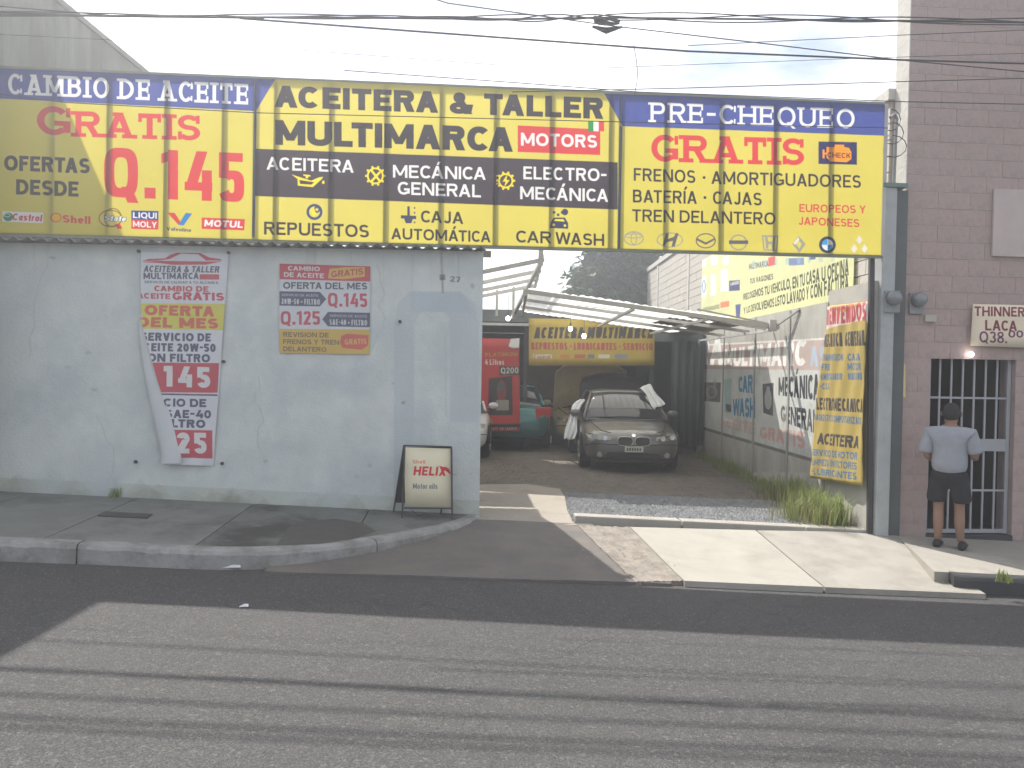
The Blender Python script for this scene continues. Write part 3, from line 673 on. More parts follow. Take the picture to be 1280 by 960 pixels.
M_bolt = mat('rusty_bolt', (.05, .045, .045), .6)
for x, y in ((174, 314), (286, 316), (170, 577), (278, 579), (280, 452), (178, 416), (500, 640 - 238)):
    u, z = FZ(x, y); q = MB(); q.disc(S(u, 0, z), FN, .018, .03, 10); q.build('bolt', M_bolt, wallE)

# (stains end)
# corrugated sheet roof resting on the wall
M_corr = mat('corrugated_sheet', (.20, .20, .19), .7, .25, 3, dirt=(.11, .09, .075), dscale=3)
def wztop(u): a = FZ(0, 303); b = (uR, zR - .02); return a[1] + (b[1] - a[1]) * (u - a[0]) / (b[0] - a[0])
roofE = empty('corrugated_roof', S(-3, -1.5, 3.3), 'grey corrugated sheet roof laid on top of the whitewashed street wall', 'roof')
def corr(u0, u1, va, vb, za, zb, name, mt, parent, amp=.022, pitch=.145, xedge=None, thick=.006, clip=None):
    mb = MB(); n = int((u1 - u0) / pitch * 10)
    cols = [u0 + (u1 - u0) * q / n for q in range(n + 1)]; sub = 6
    for j in range(sub + 1):
        t = j / sub
        for u in cols:
            uu = u if not clip else min(u, clip(t)); mb.v.append(S(uu, va + (vb - va) * t, (za + (zb - za) * t) + amp * math.sin(2 * math.pi * u / pitch) + (wztop(u) - 3.3)))
    for j in range(sub):
        for q in range(n): k = j * (n + 1) + q; mb.f.append((k, k + 1, k + n + 2, k + n + 1))
    o = mb.build(name, mt, parent, smooth=True, fixn=False); s_ = o.modifiers.new('t', 'SOLIDIFY'); s_.thickness = thick; return o
us = [-7.2 + .98 * k_ for k_ in range(7)] + [uR + .03]
for k_, (a, b) in enumerate(zip(us, us[1:])):
    last = b > uR - .1
    dz = .005 * (k_ % 2)
    corr(a, b + .03 if not last else b, .19 if k_ % 3 else .165, -3.0, 3.318 + dz, 3.46 + dz, 'roof_sheet', M_corr, roofE, clip=(lambda t: uR + .03 - .55 * min(t * 1.2, 1)) if last else None)
    corr(a, b + .03 if not last else b, -3.12, -4.35, 3.465 + dz, 3.51 + dz, 'roof_sheet', M_corr, roofE, clip=(lambda t: uR - .55) if last else None)
q = MB(); p0 = fac(602, 317.5, -.1); q.tube([p0 - FU * 2, p0 + FU * .11], .035, 4); q.build('purlin', M_steel, roofE)

# ------------------------------------------------------------------ big backlit sign
sgE = empty('street_sign', S(-.8, .16, 3.4), 'wide yellow and blue workshop sign of backlit cloth over wall and driveway', 'sign')
OFF = .12
NS = FN
u0, z0 = FZ(-25, 290, OFF); u1, z1 = FZ(1106, 318, OFF); zt = FZ(0, 85, OFF)[1]
So = Vector((0, 9.75, 0)) + FN * OFF + FU * u0; 
zb_min = min(FZ(-25, 292, OFF)[1], FZ(1106, 318.5, OFF)[1]) - .05
So.z = zb_min; SH = FZ(-25, 84, OFF)[1] + .08 - zb_min; SW = u1 - u0
YEL = lin((208, 194, 84)); BLU = lin((62, 76, 148)); BLK = lin((48, 42, 50)); WHT = lin((226, 226, 224)); RED = lin((206, 58, 62))
sg = Canvas(So, FU, (0, 0, 1), SW, SH, 270, YEL)
sg.poly([(-30, 80), (350, 90), (343, 101), (320, 139), (-30, 122)], BLU)
sg.poly([(755, 117), (1110, 128), (1110, 170), (778, 158)], BLU); sg.poly([(755, 117), (778, 158), (778, 118)], BLU)
sg.poly([(320, 139), (343, 101), (755, 117), (777, 158), (777, 320), (317, 300)], lin((211, 197, 88)))
T = sg.text
T('CAMBIO DE ACEITE', (10, 118), (310, 131), 26, WHT, t=.17, slab=True, gap=.2, n=2)
T('G', (46, 168), (88, 170), 36, RED, t=.2, slab=True, n=2); T('RATIS', (94, 171), (250, 176), 32, RED, t=.2, slab=True, gap=.17, n=2)
T('OFERTAS', (5, 213), (112, 217), 19, BLK, t=.235, gap=.1); T('DESDE', (20, 243), (98, 246), 19, BLK, t=.235, gap=.1)
T('Q.145', (130, 246), (305, 253), 62, RED, t=.2, gap=.13, n=3.2)
# oil names along the bottom of the left panel
sg.poly([(3, 264), (54, 266), (54, 279), (3, 277)], WHT); sg.ell((10, 271), 6, 5.5, lin((0, 130, 80))); sg.ell((9, 269), 4, 2.5, WHT, .8)
T('Castrol', (15, 275), (52, 277), 8.5, RED, t=.24, slant=.15)
sg.ell((70, 272), 7, 6, lin((235, 180, 20))); sg.ell((70, 272), 7, 6, RED, 1.2); T('Shell', (78, 278), (113, 280), 9.5, RED, t=.24)
sg.ell((138, 273), 15, 11, lin((150, 110, 30)), 1.6); sg.ell((141, 272), 11, 12, lin((110, 80, 30)), 1.1); T('State', (130, 276), (157, 277), 7, WHT, t=.25, slant=.2, outline=(lin((30, 50, 100)), 1)); sg.poly([(143, 280), (150, 280), (153, 286), (147, 286)], RED)
sg.poly([(164, 263), (198, 264), (198, 275), (164, 274)], lin((20, 50, 130))); sg.poly([(164, 274), (198, 275), (198, 287), (164, 286)], RED); T('LIQUI', (166, 272.5), (196, 273.5), 7.5, WHT, t=.22); T('MOLY', (166, 283.5), (196, 285), 7.5, WHT, t=.22)
sg.poly([(209, 266), (218, 266), (228, 281), (223, 281)], RED); sg.poly([(232, 266), (240, 267), (229, 282), (223, 281)], lin((30, 120, 190))); T('Valvoline', (208, 288), (239, 290), 4.5, lin((40, 50, 100)), t=.2)
sg.poly([(252, 272), (306, 274), (305, 288), (252, 286)], RED); T('MOTUL', (255, 283), (303, 285), 8.5, WHT, t=.25, slant=.1)
# middle panel
T('ACEITERA & TALLER', (343, 134), (754, 149), 27, BLK, t=.27, gap=.09)
T('MULTIMARCA', (344, 181), (641, 190), 31, BLK, t=.27, gap=.07)
sg.poly([(647, 157), (750, 162), (750, 194), (647, 190)], RED); T('MOTORS', (651, 182), (746, 185), 16, WHT, t=.22)
for k_, c_ in enumerate((lin((30, 140, 60)), WHT, RED)): sg.poly([(735 + k_ * 6.6, 152), (741.6 + k_ * 6.6, 152.3), (741.6 + k_ * 6.6, 164.5), (735 + k_ * 6.6, 164.2)], c_)
sg.poly([(318, 186), (772, 203), (772, 262), (318, 245)], lin((62, 54, 62)))
T('ACEITERA', (333, 212), (442, 216), 16, WHT, t=.19); T('MECÁNICA', (491, 222), (607, 225), 16, WHT, t=.19); T('GENERAL', (497, 243), (601, 247), 16, WHT, t=.19)
T('ELECTRO-', (654, 224), (758, 227), 16, WHT, t=.19); T('MECÁNICA', (650, 249), (760, 252.5), 16, WHT, t=.19)
Y2 = lin((240, 215, 40))
def gear(cx, cy, r, col, n=10, th=2.2):
    sg.ell((cx, cy), r, r, col, th)
    for k_ in range(n):
        a = 6.283 * k_ / n; x, y = cx + math.cos(a) * (r + 1), cy + math.sin(a) * (r + 1); sg.box(x - 1.3, y - 1.3, x + 1.3, y + 1.3, col)
gear(469, 220, 10.5, Y2); sg.poly([(463, 226), (465, 228), (476, 216), (474, 214)], Y2); sg.poly([(463, 214), (465, 212), (476, 226), (474, 228)], Y2)
gear(632, 226, 9.5, Y2); sg.poly([(634, 218), (628, 227), (632, 227), (630, 234), (637, 225), (633, 225)], Y2); [sg.box(620, 219 + 5 * k_, 623, 220.5 + 5 * k_, Y2) for k_ in range(3)]
sg.poly([(364, 218), (372, 224), (372, 232), (391, 234), (402, 224), (404, 221), (398, 222), (389, 226), (376, 222)], Y2); sg.poly([(374, 225), (375, 230), (389, 231), (393, 228)], lin((62, 54, 62))); sg.poly([(379, 218), (388, 219), (388, 221), (379, 220)], Y2); sg.poly([(382, 219), (385, 219), (385, 223), (382, 223)], Y2); sg.ell((404, 228), 1.6, 2.2, Y2)
sg.ell((393, 265), 10, 10, lin((45, 60, 110)), 3.2); sg.ell((396, 262), 4, 4, lin((45, 60, 110)), 2); sg.poly([(388, 262), (392, 258), (395, 268), (391, 271)], Y2)
T('REPUESTOS', (330, 293), (461, 297), 16, BLK, t=.19)
NV = lin((50, 56, 90))
sg.box(509, 258, 512, 279, NV); sg.poly([(501, 269), (520, 270), (520, 274), (501, 273)], NV); sg.poly([(505, 273), (516, 273.5), (514, 279), (507, 279)], NV); [sg.box(517, 259 + 6 * k_, 519, 261 + 6 * k_, NV) for k_ in range(4)]
T('CAJA', (526, 278), (579, 280), 15, BLK, t=.19); T('AUTOMÁTICA', (489, 299), (613, 303), 14, BLK, t=.19)
sg.poly([(688, 278), (692, 272), (706, 272), (710, 279), (710, 286), (687, 285)], NV); sg.poly([(692, 276), (694, 274), (704, 274), (706, 277)], Y2); sg.ell((692, 281), 1.6, 1.6, Y2); sg.ell((706, 282), 1.6, 1.6, Y2); sg.ell((706, 265), 4, 4, NV); [sg.box(691 + k_ * 5, 264 + (k_ % 2) * 3, 694 + k_ * 5, 267 + (k_ % 2) * 3, NV) for k_ in range(3)]
T('CAR', (645, 303), (689, 304.5), 15, BLK, t=.19); T('WASH', (694, 305), (755, 307.5), 15, BLK, t=.19)
# right panel
T('PRE-CHEQUEO', (813, 153), (1068, 161), 25, WHT, t=.16, slab=True, gap=.2, n=2)
T('GRATIS', (814, 202), (1005, 207), 34, RED, t=.2, slab=True, gap=.17, n=2)
sg.poly([(1023, 177), (1071, 178), (1071, 206), (1023, 205)], lin((40, 40, 90))); OR = lin((245, 150, 30))
sg.poly([(1033, 184), (1043, 184), (1043, 181), (1055, 181), (1055, 184), (1061, 185), (1064, 190), (1064, 199), (1058, 203), (1038, 202), (1033, 197)], OR); sg.box(1028, 187, 1030.5, 198, OR); sg.box(1029, 191, 1035, 193, OR)
T('CHECK', (1034, 197), (1063, 198), 6.5, lin((60, 30, 40)), t=.2)
T('FRENOS', (792, 226), (869, 229), 16, BLK, t=.17); sg.ell((880, 222), 1.8, 1.8, BLK); T('AMORTIGUADORES', (889, 230), (1076, 235), 16, BLK, t=.17)
T('BATERÍA', (791, 253), (871, 255), 16, BLK, t=.17); sg.ell((881, 247), 1.8, 1.8, BLK); T('CAJAS', (891, 255), (952, 257), 16, BLK, t=.17)
T('TREN DELANTERO', (790, 277), (969, 281), 15.5, BLK, t=.17)
T('EUROPEOS Y', (999, 265), (1082, 267), 10, RED, t=.18); T('JAPONESES', (998, 281), (1074, 284), 10, RED, t=.18)
SV = lin((150, 148, 140)); SD = lin((95, 90, 100)); SW2 = lin((215, 212, 200))
sg.ell((792, 298), 12.5, 9, SV, 1.4); sg.ell((792, 295), 11, 3.2, SV, 1.2); sg.ell((792, 298), 4, 8, SV, 1.2)
sg.ell((837, 300), 16.5, 9.5, SV, 1.4); sg.poly([(828, 307), (832, 292), (836, 292), (834, 299), (842, 296), (845, 291), (848, 292), (843, 308), (839, 308), (841, 301), (833, 303), (831, 307)], SD)
sg.ell((882, 301), 12.5, 9.5, SD, 1.4); sg.poly([(870, 297), (882, 303), (894, 297), (894, 299.5), (882, 306), (870, 300)], SD)
sg.ell((923, 303), 11, 10, SV, 1.8); sg.box(911, 300.5, 935, 305, SD)
sg.poly([(952, 294), (973, 294.5), (971, 314), (954, 313)], SV); sg.poly([(954, 296), (971, 296.5), (969.5, 312), (955.5, 311.5)], YEL); sg.poly([(956, 296), (959, 296), (960, 302), (965, 302), (966, 296), (969, 296.5), (967.5, 312), (964.5, 312), (964, 305), (960.5, 305), (960, 311), (957.5, 311)], SV)
sg.poly([(998, 295), (1007, 305), (999, 316), (990, 305)], SV); sg.poly([(998, 300), (1002, 305), (999, 311), (995, 305)], YEL); sg.poly([(991, 304), (998, 296), (999, 300), (994, 306)], SW2)
sg.ell((1034, 306), 10.5, 10.5, lin((50, 55, 80))); sg.ell((1034, 306), 7, 7, WHT); sg.ell((1034, 306), 7, 7, lin((60, 150, 210)), None, 90, 180); sg.poly([(1034, 306), (1034, 299.2), (1029, 301), (1027.2, 306)], lin((60, 150, 210))); sg.poly([(1034, 306), (1034, 312.8), (1039, 311), (1040.8, 306)], lin((60, 150, 210)))
for dx, dy in ((0, -6), (-6.5, 5), (6.5, 5)): sg.poly([(1074 + dx, 306 + dy - 6), (1074 + dx + 4, 306 + dy), (1074 + dx, 306 + dy + 5.5), (1074 + dx - 4, 306 + dy)], SW2)
# panel seams
for xa, ya, xb, yb in ((319, 139, 316.5, 296), (776, 158, 773, 313)): sg.poly([(xa - 1.6, ya), (xa + 1.6, ya), (xb + 1.6, yb), (xb - 1.6, yb)], lin((70, 80, 130)))
M_sign = sg.material('backlit_sign_cloth', .45, trans=.52, wear=.05, spec=.4, wscale=1.3)
def su(px, py): u, z = FZ(px, py, OFF); return (u - u0, z - zb_min)
tl, tr, br, bl = su(-25, 84), su(1106.5, 130.5), su(1101.5, 319), su(-25, 290.5)
cutsx = [-25, 318, 775, 1106.5]
def along(t): return (tuple(bl[i_] + (br[i_] - bl[i_]) * t for i_ in (0, 1)), tuple(tl[i_] + (tr[i_] - tl[i_]) * t for i_ in (0, 1)))
ts = [0, (su(318, 200)[0] - bl[0]) / (br[0] - bl[0]), (su(775, 220)[0] - bl[0]) / (br[0] - bl[0]), 1]
ribs = [x for x in (66, 135, 207, 279, 344, 413, 482, 551, 619, 689, 763, 832, 901, 969, 1038)]
for k_ in range(3):
    b0, t0 = along(ts[k_]); b1, t1 = along(ts[k_ + 1]); wd = b1[0] - b0[0]
    d = lambda a, b, wd=wd, k_=k_: -.0022 * (1 - math.cos(a * wd / .64 * 2 * math.pi)) * math.sin(math.pi * b) + .0012 * math.sin(a * 31 + b * 7 + k_)
    sg.sheet('sign_cloth', M_sign, sgE, corners=[(b0[0] + .004, b0[1]), (b1[0] - .004, b1[1]), (t1[0] - .004, t1[1]), (t0[0] + .004, t0[1])], nu=60, nv=16, disp=d)
def sp(px, py, back): p = fac(px, py, OFF); return p - FN * back
M_frame = mat('green_grey_frame', (.20, .22, .17), .6, .2, 4)
def bar(name, a, b, r_, mt=M_frame, par=sgE, n=4): q = MB(); q.tube([a, b], r_, n); return q.build(name, mt, par)
bar('frame_rail', sp(-25, 83, .035), sp(1107, 129.5, .035), .021); bar('frame_rail', sp(-25, 291.5, .035), sp(1102, 320, .035), .024)
for x in ribs + [318.5, 775.5, -20]:
    yt = 84 + x * .041; yb = 290.5 + (x + 25) * .0253
    bar('frame_rib', sp(x + 1, yt + 1, .028), sp(x - 1.5, yb, .028), .021 if x not in (318.5, 775.5) else .022)
bar('frame_post', sp(1108.5, 129, .04), sp(1103.5, 320, .04), .028, mat('pale_frame_end', (.42, .42, .42), .5), sgE)
# ------------------------------------------------------------------ tall house on the left (its side wall throws the shade over the sign)
XT = -5.73
M_oldwall = mat('weathered_cement_wall', (.21, .225, .205), .9, .2, 1.2, bump=.3, bscale=12, dirt=(.12, .125, .115), dscale=1.2, dthr=(.42, .7), streak=(2.5, 2.5, .35))
th = empty('tall_house', (XT - 3, 16, 0), 'tall weathered grey cement house rising behind the left end of the sign', 'building')
q = MB(); yb0 = 9.75 + SL * XT - .75; ZT = 1.9 + 4.43
q.hexa([(XT - 7, yb0 - .5, -.3), (XT, yb0, -.3), (XT + .05, 26, -.3), (XT - 7, 26, -.3), (XT - 7, yb0 - .5, ZT + .25), (XT, yb0, ZT + .02), (XT + .05, 26, ZT - .15), (XT - 7, 26, ZT + .1)])
q.build('side_wall', M_oldwall, th)
q = MB(); q.hexa([(XT - .24, yb0 - .04, ZT + .02), (XT + .035, yb0 - .04, ZT + .02), (XT + .085, 26, ZT - .15), (XT - .19, 26, ZT - .15), (XT - .24, yb0 - .04, ZT + .09), (XT + .035, yb0 - .04, ZT + .09), (XT + .085, 26, ZT - .08), (XT - .19, 26, ZT - .08)])
q.build('coping', mat('grey_coping', (.2, .21, .2), .9), th)
q = MB(); q.hexa([(XT - 2.2, yb0 - .22, .3), (XT - 1.2, yb0 - .16, .3), (XT - 1.2, yb0 - .05, .3), (XT - 2.2, yb0 - .05, .3), (XT - 2.2, yb0 - .22, 2.4), (XT - 1.2, yb0 - .16, 2.4), (XT - 1.2, yb0 - .05, 2.4), (XT - 2.2, yb0 - .05, 2.4)]); q.build('door', M_dark, th)

# ------------------------------------------------------------------ right boundary wall with mural
mu = Canvas((XR, 19.9, -.1), (0, -1, 0), (0, 0, 1), 19.9 - 10.0, 3.2, 160, lin((178, 176, 168)))
PK = lin((190, 168, 162)); WP = lin((225, 224, 218))
mu.poly([(868, 433), (1030, 424.5), (1040, 424), (1040, 582), (1012, 573), (884, 535), (868, 530)], lin((196, 200, 196)))
mu.poly([(868, 433), (1045, 423.5), (1045, 463), (868, 461)], PK)
mu.poly([(868, 431), (1045, 421.5), (1045, 424), (868, 433)], WP)
mu.text('ACEITERA', (815, 453), (904, 457), 18, lin((240, 240, 236)), t=.26, slant=.12, gap=.07, capb=23)
mu.text('MULTIMARC', (905, 457.5), (1008, 457.5), 21, lin((240, 240, 236)), t=.27, slant=.12, gap=.07, capb=25)
mu.text('AS', (1012, 458), (1034, 458), 25, lin((175, 190, 205)), t=.27, gap=.07)
mu.text('CAR', (923, 490), (941, 491.5), 19, lin((35, 120, 165)), t=.25, capb=22, gap=.06)
mu.text('WASH', (916, 519), (944, 523), 20, lin((35, 120, 165)), t=.25, capb=24, gap=.06)
mu.poly([(905, 474), (914, 473), (914, 517), (906, 515)], lin((150, 180, 180))); mu.poly([(907, 505), (914, 506), (914, 515), (908, 514)], lin((60, 70, 80)))
mu.text('MECÁNICA', (973, 494), (1024, 501), 22, lin((48, 50, 58)), t=.25, capb=29, gap=.08)
mu.text('GENERAL', (976, 526), (1022, 543), 19, lin((48, 50, 58)), t=.25, capb=27, gap=.08)
mu.poly([(877, 478), (901, 478), (900, 503), (879, 501)], lin((80, 82, 80))); mu.ell((889, 490), 7, 8, lin((130, 130, 124)), 2)
mu.poly([(951, 476), (969, 474), (968, 524), (953, 519)], lin((205, 205, 200))); mu.poly([(953, 480), (967, 478.5), (966, 520), (954, 516)], lin((70, 74, 78))); mu.ell((960, 499), 4.5, 13, lin((165, 168, 166))); mu.box(958, 483, 962, 490, lin((165, 168, 166)))
mu.text('ACEITE', (900, 532), (944, 544.5), 10, lin((206, 168, 160)), t=.26, capb=14); mu.text('GRATIS', (950, 547), (1006, 562), 14, lin((206, 160, 152)), t=.26, capb=19)
mu.poly([(868, 530), (884, 535), (1012, 572), (1045, 582), (1045, 586), (1010, 576), (868, 534)], lin((110, 108, 100)))
for k_ in range(60):
    x = random.uniform(875, 1050); mu.poly([(x, 400), (x + 2, 400), (x + 2.5, 425), (x, 425)], lin((120, 118, 108)), .1)
    mu.poly([(x, 590), (x + 8, 590), (x + 6, 545 + random.uniform(0, 30)), (x + 1, 560)], lin((110, 108, 92)), .1)
M_mural = mu.material('painted_concrete_panels', .9, wear=.06, dirt=lin((150, 148, 138)), wscale=3, dthr=(.5, .8), bump=.3)
bw = empty('boundary_wall', (XR + .1, 14, 0), 'grey concrete panel wall along the right of the yard with painted workshop lettering', 'wall')
ZB = 2.88
ys = [10.05, 11.5, 13.05, 14.9, 17.1, 19.8]
for a, b in zip(ys, ys[1:]):
    mb = MB(); zt_ = ZB if a > 11 else 3.02; uv = []
    vs = [(XR, b - .006, -.1), (XR, a + .006, -.1), (XR, a + .006, zt_), (XR, b - .006, zt_), (XR + .16, b - .006, -.1), (XR + .16, a + .006, -.1), (XR + .16, a + .006, zt_), (XR + .16, b - .006, zt_)]
    mb.add(vs, [(0, 1, 2, 3), (4, 7, 6, 5), (0, 4, 5, 1), (3, 2, 6, 7), (0, 3, 7, 4), (1, 5, 6, 2)]); mb.uv = [((19.9 - v[1]) / mu.W, (v[2] + .1) / mu.H) for v in vs]
    mb.build('wall_panel', M_mural, bw)
    q = MB(); q.box(XR - .012, XR + .02, b - .035, b + .035, -.1, ZB - .01); 
    if b < 19: q.build('panel_post', mat('panel_joint', (.3, .3, .29), .9) if b == ys[1] else bpy.data.materials['panel_joint'], bw)
q = MB(); q.box(XR, XR + .16, 19.8, 30, -.1, ZB - .1); q.build('wall_panel', M_oldwall, bw)

# ------------------------------------------------------------------ block building behind it, blocks laid one by one
M_blk = [mat('cement_block_%s' % c_, col, .92, .12, 5, bump=.4, bscale=30, dirt=(.30, .28, .25), dscale=5, dthr=(.55, .8)) for c_, col in (('grey', (.43, .41, .375)), ('warm', (.46, .43, .38)), ('pale', (.50, .48, .44)))]
bb = empty('block_building', (4.9, 20, 0), 'unpainted cement block building standing behind the painted boundary wall', 'building')
M_mortar = mat('mortar', (.37, .29, .27), .95)
XB = 4.62
q = MB(); q.box(XB + .012, 4.95, 10.42, 29, -.3, 5.28); q.build('wall_core', M_mortar, bb)
blkmesh = {}
def blk(parent, name, loc, dx, dy, dz, mt, rz=0):
    key = (round(dx, 3), round(dy, 3), round(dz, 3), mt.name)
    if key not in blkmesh:
        b = MB(); c_ = .0035
        b.box(-dx / 2, dx / 2, -dy / 2, dy / 2, -dz / 2, dz / 2); me = bpy.data.meshes.new(name); me.from_pydata([tuple(v) for v in b.v], [], b.f)
        bm = bmesh.new(); bm.from_mesh(me); bmesh.ops.recalc_face_normals(bm, faces=bm.faces); bmesh.ops.bevel(bm, geom=bm.edges[:], offset=c_, segments=1, affect='EDGES'); bm.to_mesh(me); bm.free(); me.materials.append(mt); blkmesh[key] = me
    o = bpy.data.objects.new(name, blkmesh[key]); C.objects.link(o); o.parent = parent; o.location = Vector(loc) - parent.location; o.rotation_euler = (0, 0, rz); return o
rest = MB(); cnt = 0; slots = []
for r_ in range(13):
    z = 2.70 + r_ * .2
    for k_ in range(-1, 47):
        y = 10.42 + (k_ + .5) * .4 + (.2 if r_ % 2 else 0)
        ya, yb_ = max(y - .2, 10.42), min(y + .2, 29)
        if yb_ - ya < .05: continue
        slots.append((ya, yb_, z))
slots.sort(key=lambda s: s[0])
for ya, yb_, z in slots:
    dx = random.uniform(-.002, .003)
    if cnt < 285: blk(bb, 'block', (XB + .01 + dx, (ya + yb_) / 2, z), .05, (yb_ - ya) - .012, .188, random.choice(M_blk)); cnt += 1
    else: rest.box(XB - .015 + dx, XB + .03, ya + .006, yb_ - .006, z - .094, z + .094)
tag(rest.build('far_blocks', M_blk[1], bb), kind='stuff')
for y_ in (12.6, 17.4, 22.2, 26.9):
    q = MB(); q.box(XB - .03, XB + .05, y_ - .09, y_ + .09, 2.6, 5.28); q.build('pier', M_blk[2], bb)
q = MB(); q.box(XB - .05, XB + .3, 10.40, 29.05, 5.285, 5.42); q.build('coping', M_blk[2], bb)
q = MB(); 
# yellow banner on the block wall
YB = lin((226, 228, 172))
ban = Canvas((XB - .045, 20.5, 2.7), (0, -1, 0), (0, 0, 1), 20.5 - 11.0, 2.3, 150, YB)
bt = lin((60, 62, 40)); wb = lin((240, 242, 238))
ban.text('RECOGEMOS TU VEHICULO, EN TU CASA U OFICINA', (929, 375), (1062, 344), 7.5, bt, t=.22, capb=15, gap=.08)
ban.text('Y LO DEVOLVEMOS LISTO LAVADO Y CON FACTURA', (929, 392), (1062, 363), 7.5, bt, t=.22, capb=15, gap=.08)
ban.text('TUS VAGONES', (937, 355), (966, 349), 6.5, bt, t=.22)
ban.text('MULTIMARCA', (936, 337), (960, 333), 7, lin((70, 80, 110)), t=.22); ban.poly([(960, 322), (969, 320), (969, 331), (960, 333)], lin((220, 90, 90)))
for x, y, x1, y1, c_ in ((877, 320, 883, 334, wb), (888, 319, 897, 332, wb), (877, 344, 883, 372, wb), (888, 342, 895, 370, wb), (901, 336, 910, 365, wb), (911, 350, 925, 364, lin((70, 75, 120))), (904, 320, 911, 332, wb), (986, 322, 1005, 332, lin((120, 140, 180))), (1012, 320, 1020, 325, lin((80, 100, 150)))):
    ban.poly([(x, y + 1), (x1, y), (x1, y1 - 1), (x, y1)], c_)
ban.ell((880, 358), 2.4, 8, lin((90, 130, 190)), 1); ban.poly([(901, 378), (911, 376), (911, 383), (901, 385)], lin((230, 140, 90))); ban.poly([(879, 385), (900, 380), (900, 386), (880, 389)], bt, .5); ban.poly([(920, 381), (926, 380), (925, 398), (921, 398)], lin((80, 90, 150)))
ban.text('LAVADO', (913, 357), (924, 355), 4, wb, t=.25)
for k_ in range(8): ban.poly([(940 + k_ * 14, 326 - k_), (944 + k_ * 14, 325 - k_), (944 + k_ * 14, 333 - k_), (940 + k_ * 14, 334 - k_)], lin((150, 190, 210)), .5)
M_ban = ban.material('yellow_vinyl', .5, trans=.15, wear=.04)
def bq(px, py): d_ = onplane(px, py, ban.O, ban.N) - ban.O; return (d_.dot(ban.U), d_.dot(ban.V))
b1, b2 = bq(876, 408), bq(1067, 378)
o = ban.sheet('banner', M_ban, corners=[b1, b2, (b2[0], 1.95), (b1[0], 1.9)], nu=60, nv=8, disp=lambda a, b: .015 * math.sin(a * 40) * (1 - b))
tag(o, 'large yellow banner with service text on the block building', 'banner'); bpy.context.view_layer.update()

# ------------------------------------------------------------------ hanging welcome banner on the near end of the wall
wb_ = Canvas((XR - .06, 12.4, 0), (0, -1, 0), (0, 0, 1), 2.6, 3.2, 260, lin((206, 182, 88)))
wt = lin((240, 240, 232)); bl_ = lin((60, 120, 175)); dk = lin((58, 52, 54))
wb_.poly([(1033, 384), (1060, 390), (1092, 376), (1092, 398), (1034, 412)], lin((240, 225, 215)))
wb_.text('BIENVENIDOS', (1034, 407), (1087, 401), 20, lin((205, 60, 70)), t=.24, capb=22, gap=.08)
wb_.text('MECANICA GENERAL', (1031, 434), (1086, 432), 16, dk, t=.25, capb=17, gap=.08)
for y, s_, s2 in ((451, 'TRANSMISION', 'CAJA'), (463, 'FRE', 'MOTOR'), (475, 'AMORTIGUADOR', 'DIRECCION'), (487, 'CLU', '')):
    wb_.text('-' + s_, (1028, y), (1028 + (30 if len(s_) > 5 else 12), y), 8, bl_, t=.24)
    if s2: wb_.text(s2, (1063, y), (1081, y), 9, bl_, t=.24)
wb_.text('ELECTROMECANICA', (1021, 512), (1082, 516), 15, dk, t=.25, gap=.08)
wb_.text('-DIAGNOSTICO COMPUTARIZADO', (1019, 525), (1080, 531), 8, bl_, t=.22)
wb_.text('ACEITERA', (1026, 555), (1076, 561), 14, dk, t=.26, slant=.15, gap=.08)
for k_, s_ in enumerate(('-SERVICIO DE MOTOR', '-LIMPIEZA INYECTORES', '-LUBRICANTES')): wb_.text(s_, (1017 + k_, 569 + k_ * 12), (1074, 575 + k_ * 12.5), 8, bl_, t=.23)
wb_.a[..., :3] = wb_.a[..., :3] * .85 + .05
M_wb = wb_.material('welcome_banner_vinyl', .5, trans=.25, wear=.06)
def wq(px, py): d_ = onplane(px, py, wb_.O, wb_.N) - wb_.O; return (d_.dot(wb_.U), d_.dot(wb_.V))
c4 = [wq(1015, 597), wq(1079, 607), wq(1088, 377), wq(1036, 383)]
o = wb_.sheet('hanging_banner', M_wb, corners=c4, nu=40, nv=50, disp=lambda a, b: .03 + .014 * math.sin(a * 11 + b * 5) + .008 * math.sin(a * 23 - b * 9) + .03 * max(0, .5 - b) * math.sin(a * 3.1) + .004 * math.sin((a + b) * 40) + .02 * math.sin(a * 3.14) * b, thick=.003)
tag(o, 'narrow creased yellow welcome banner tied to the near end of the painted wall', 'banner')

# ------------------------------------------------------------------ gate post and column
ge = MB(); pa, pb = fac(1089.5, 318, .02), fac(1087, 664, .02); ge.tube([pa, (pb.x, pb.y, zwalk(pb.x) - .05)], .028, 4)
o = ge.build('gate_post', M_dark); tag(o, 'thin black steel gate post beside the grey column', 'post')
cl = empty('gate_column', fac(1112, 672, .1), 'grey painted square column between driveway and paint shop front', 'column')
M_col = mat('grey_column_paint', (.40, .42, .42), .7, .15, 2, bump=.2, dirt=(.25, .26, .25), dscale=2)
ua_, _ = FZ(1101, 400, .1); ub_, _ = FZ(1128, 400, .1); ztop = FZ(1112, 234, .1)[1]
q = MB(); q.sbox(ua_, ub_ - .1, -.16, .1, -.3, ztop); q.build('shaft', M_col, cl, bevel=.01)
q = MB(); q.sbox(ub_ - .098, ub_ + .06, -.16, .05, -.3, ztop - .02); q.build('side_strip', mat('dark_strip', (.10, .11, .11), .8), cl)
q = MB(); q.sbox(ua_ - .01, ub_ + .02, -.14, .12, ztop + .002, ztop + .05); q.build('cap', mat('green_cap', (.12, .2, .17), .7), cl)
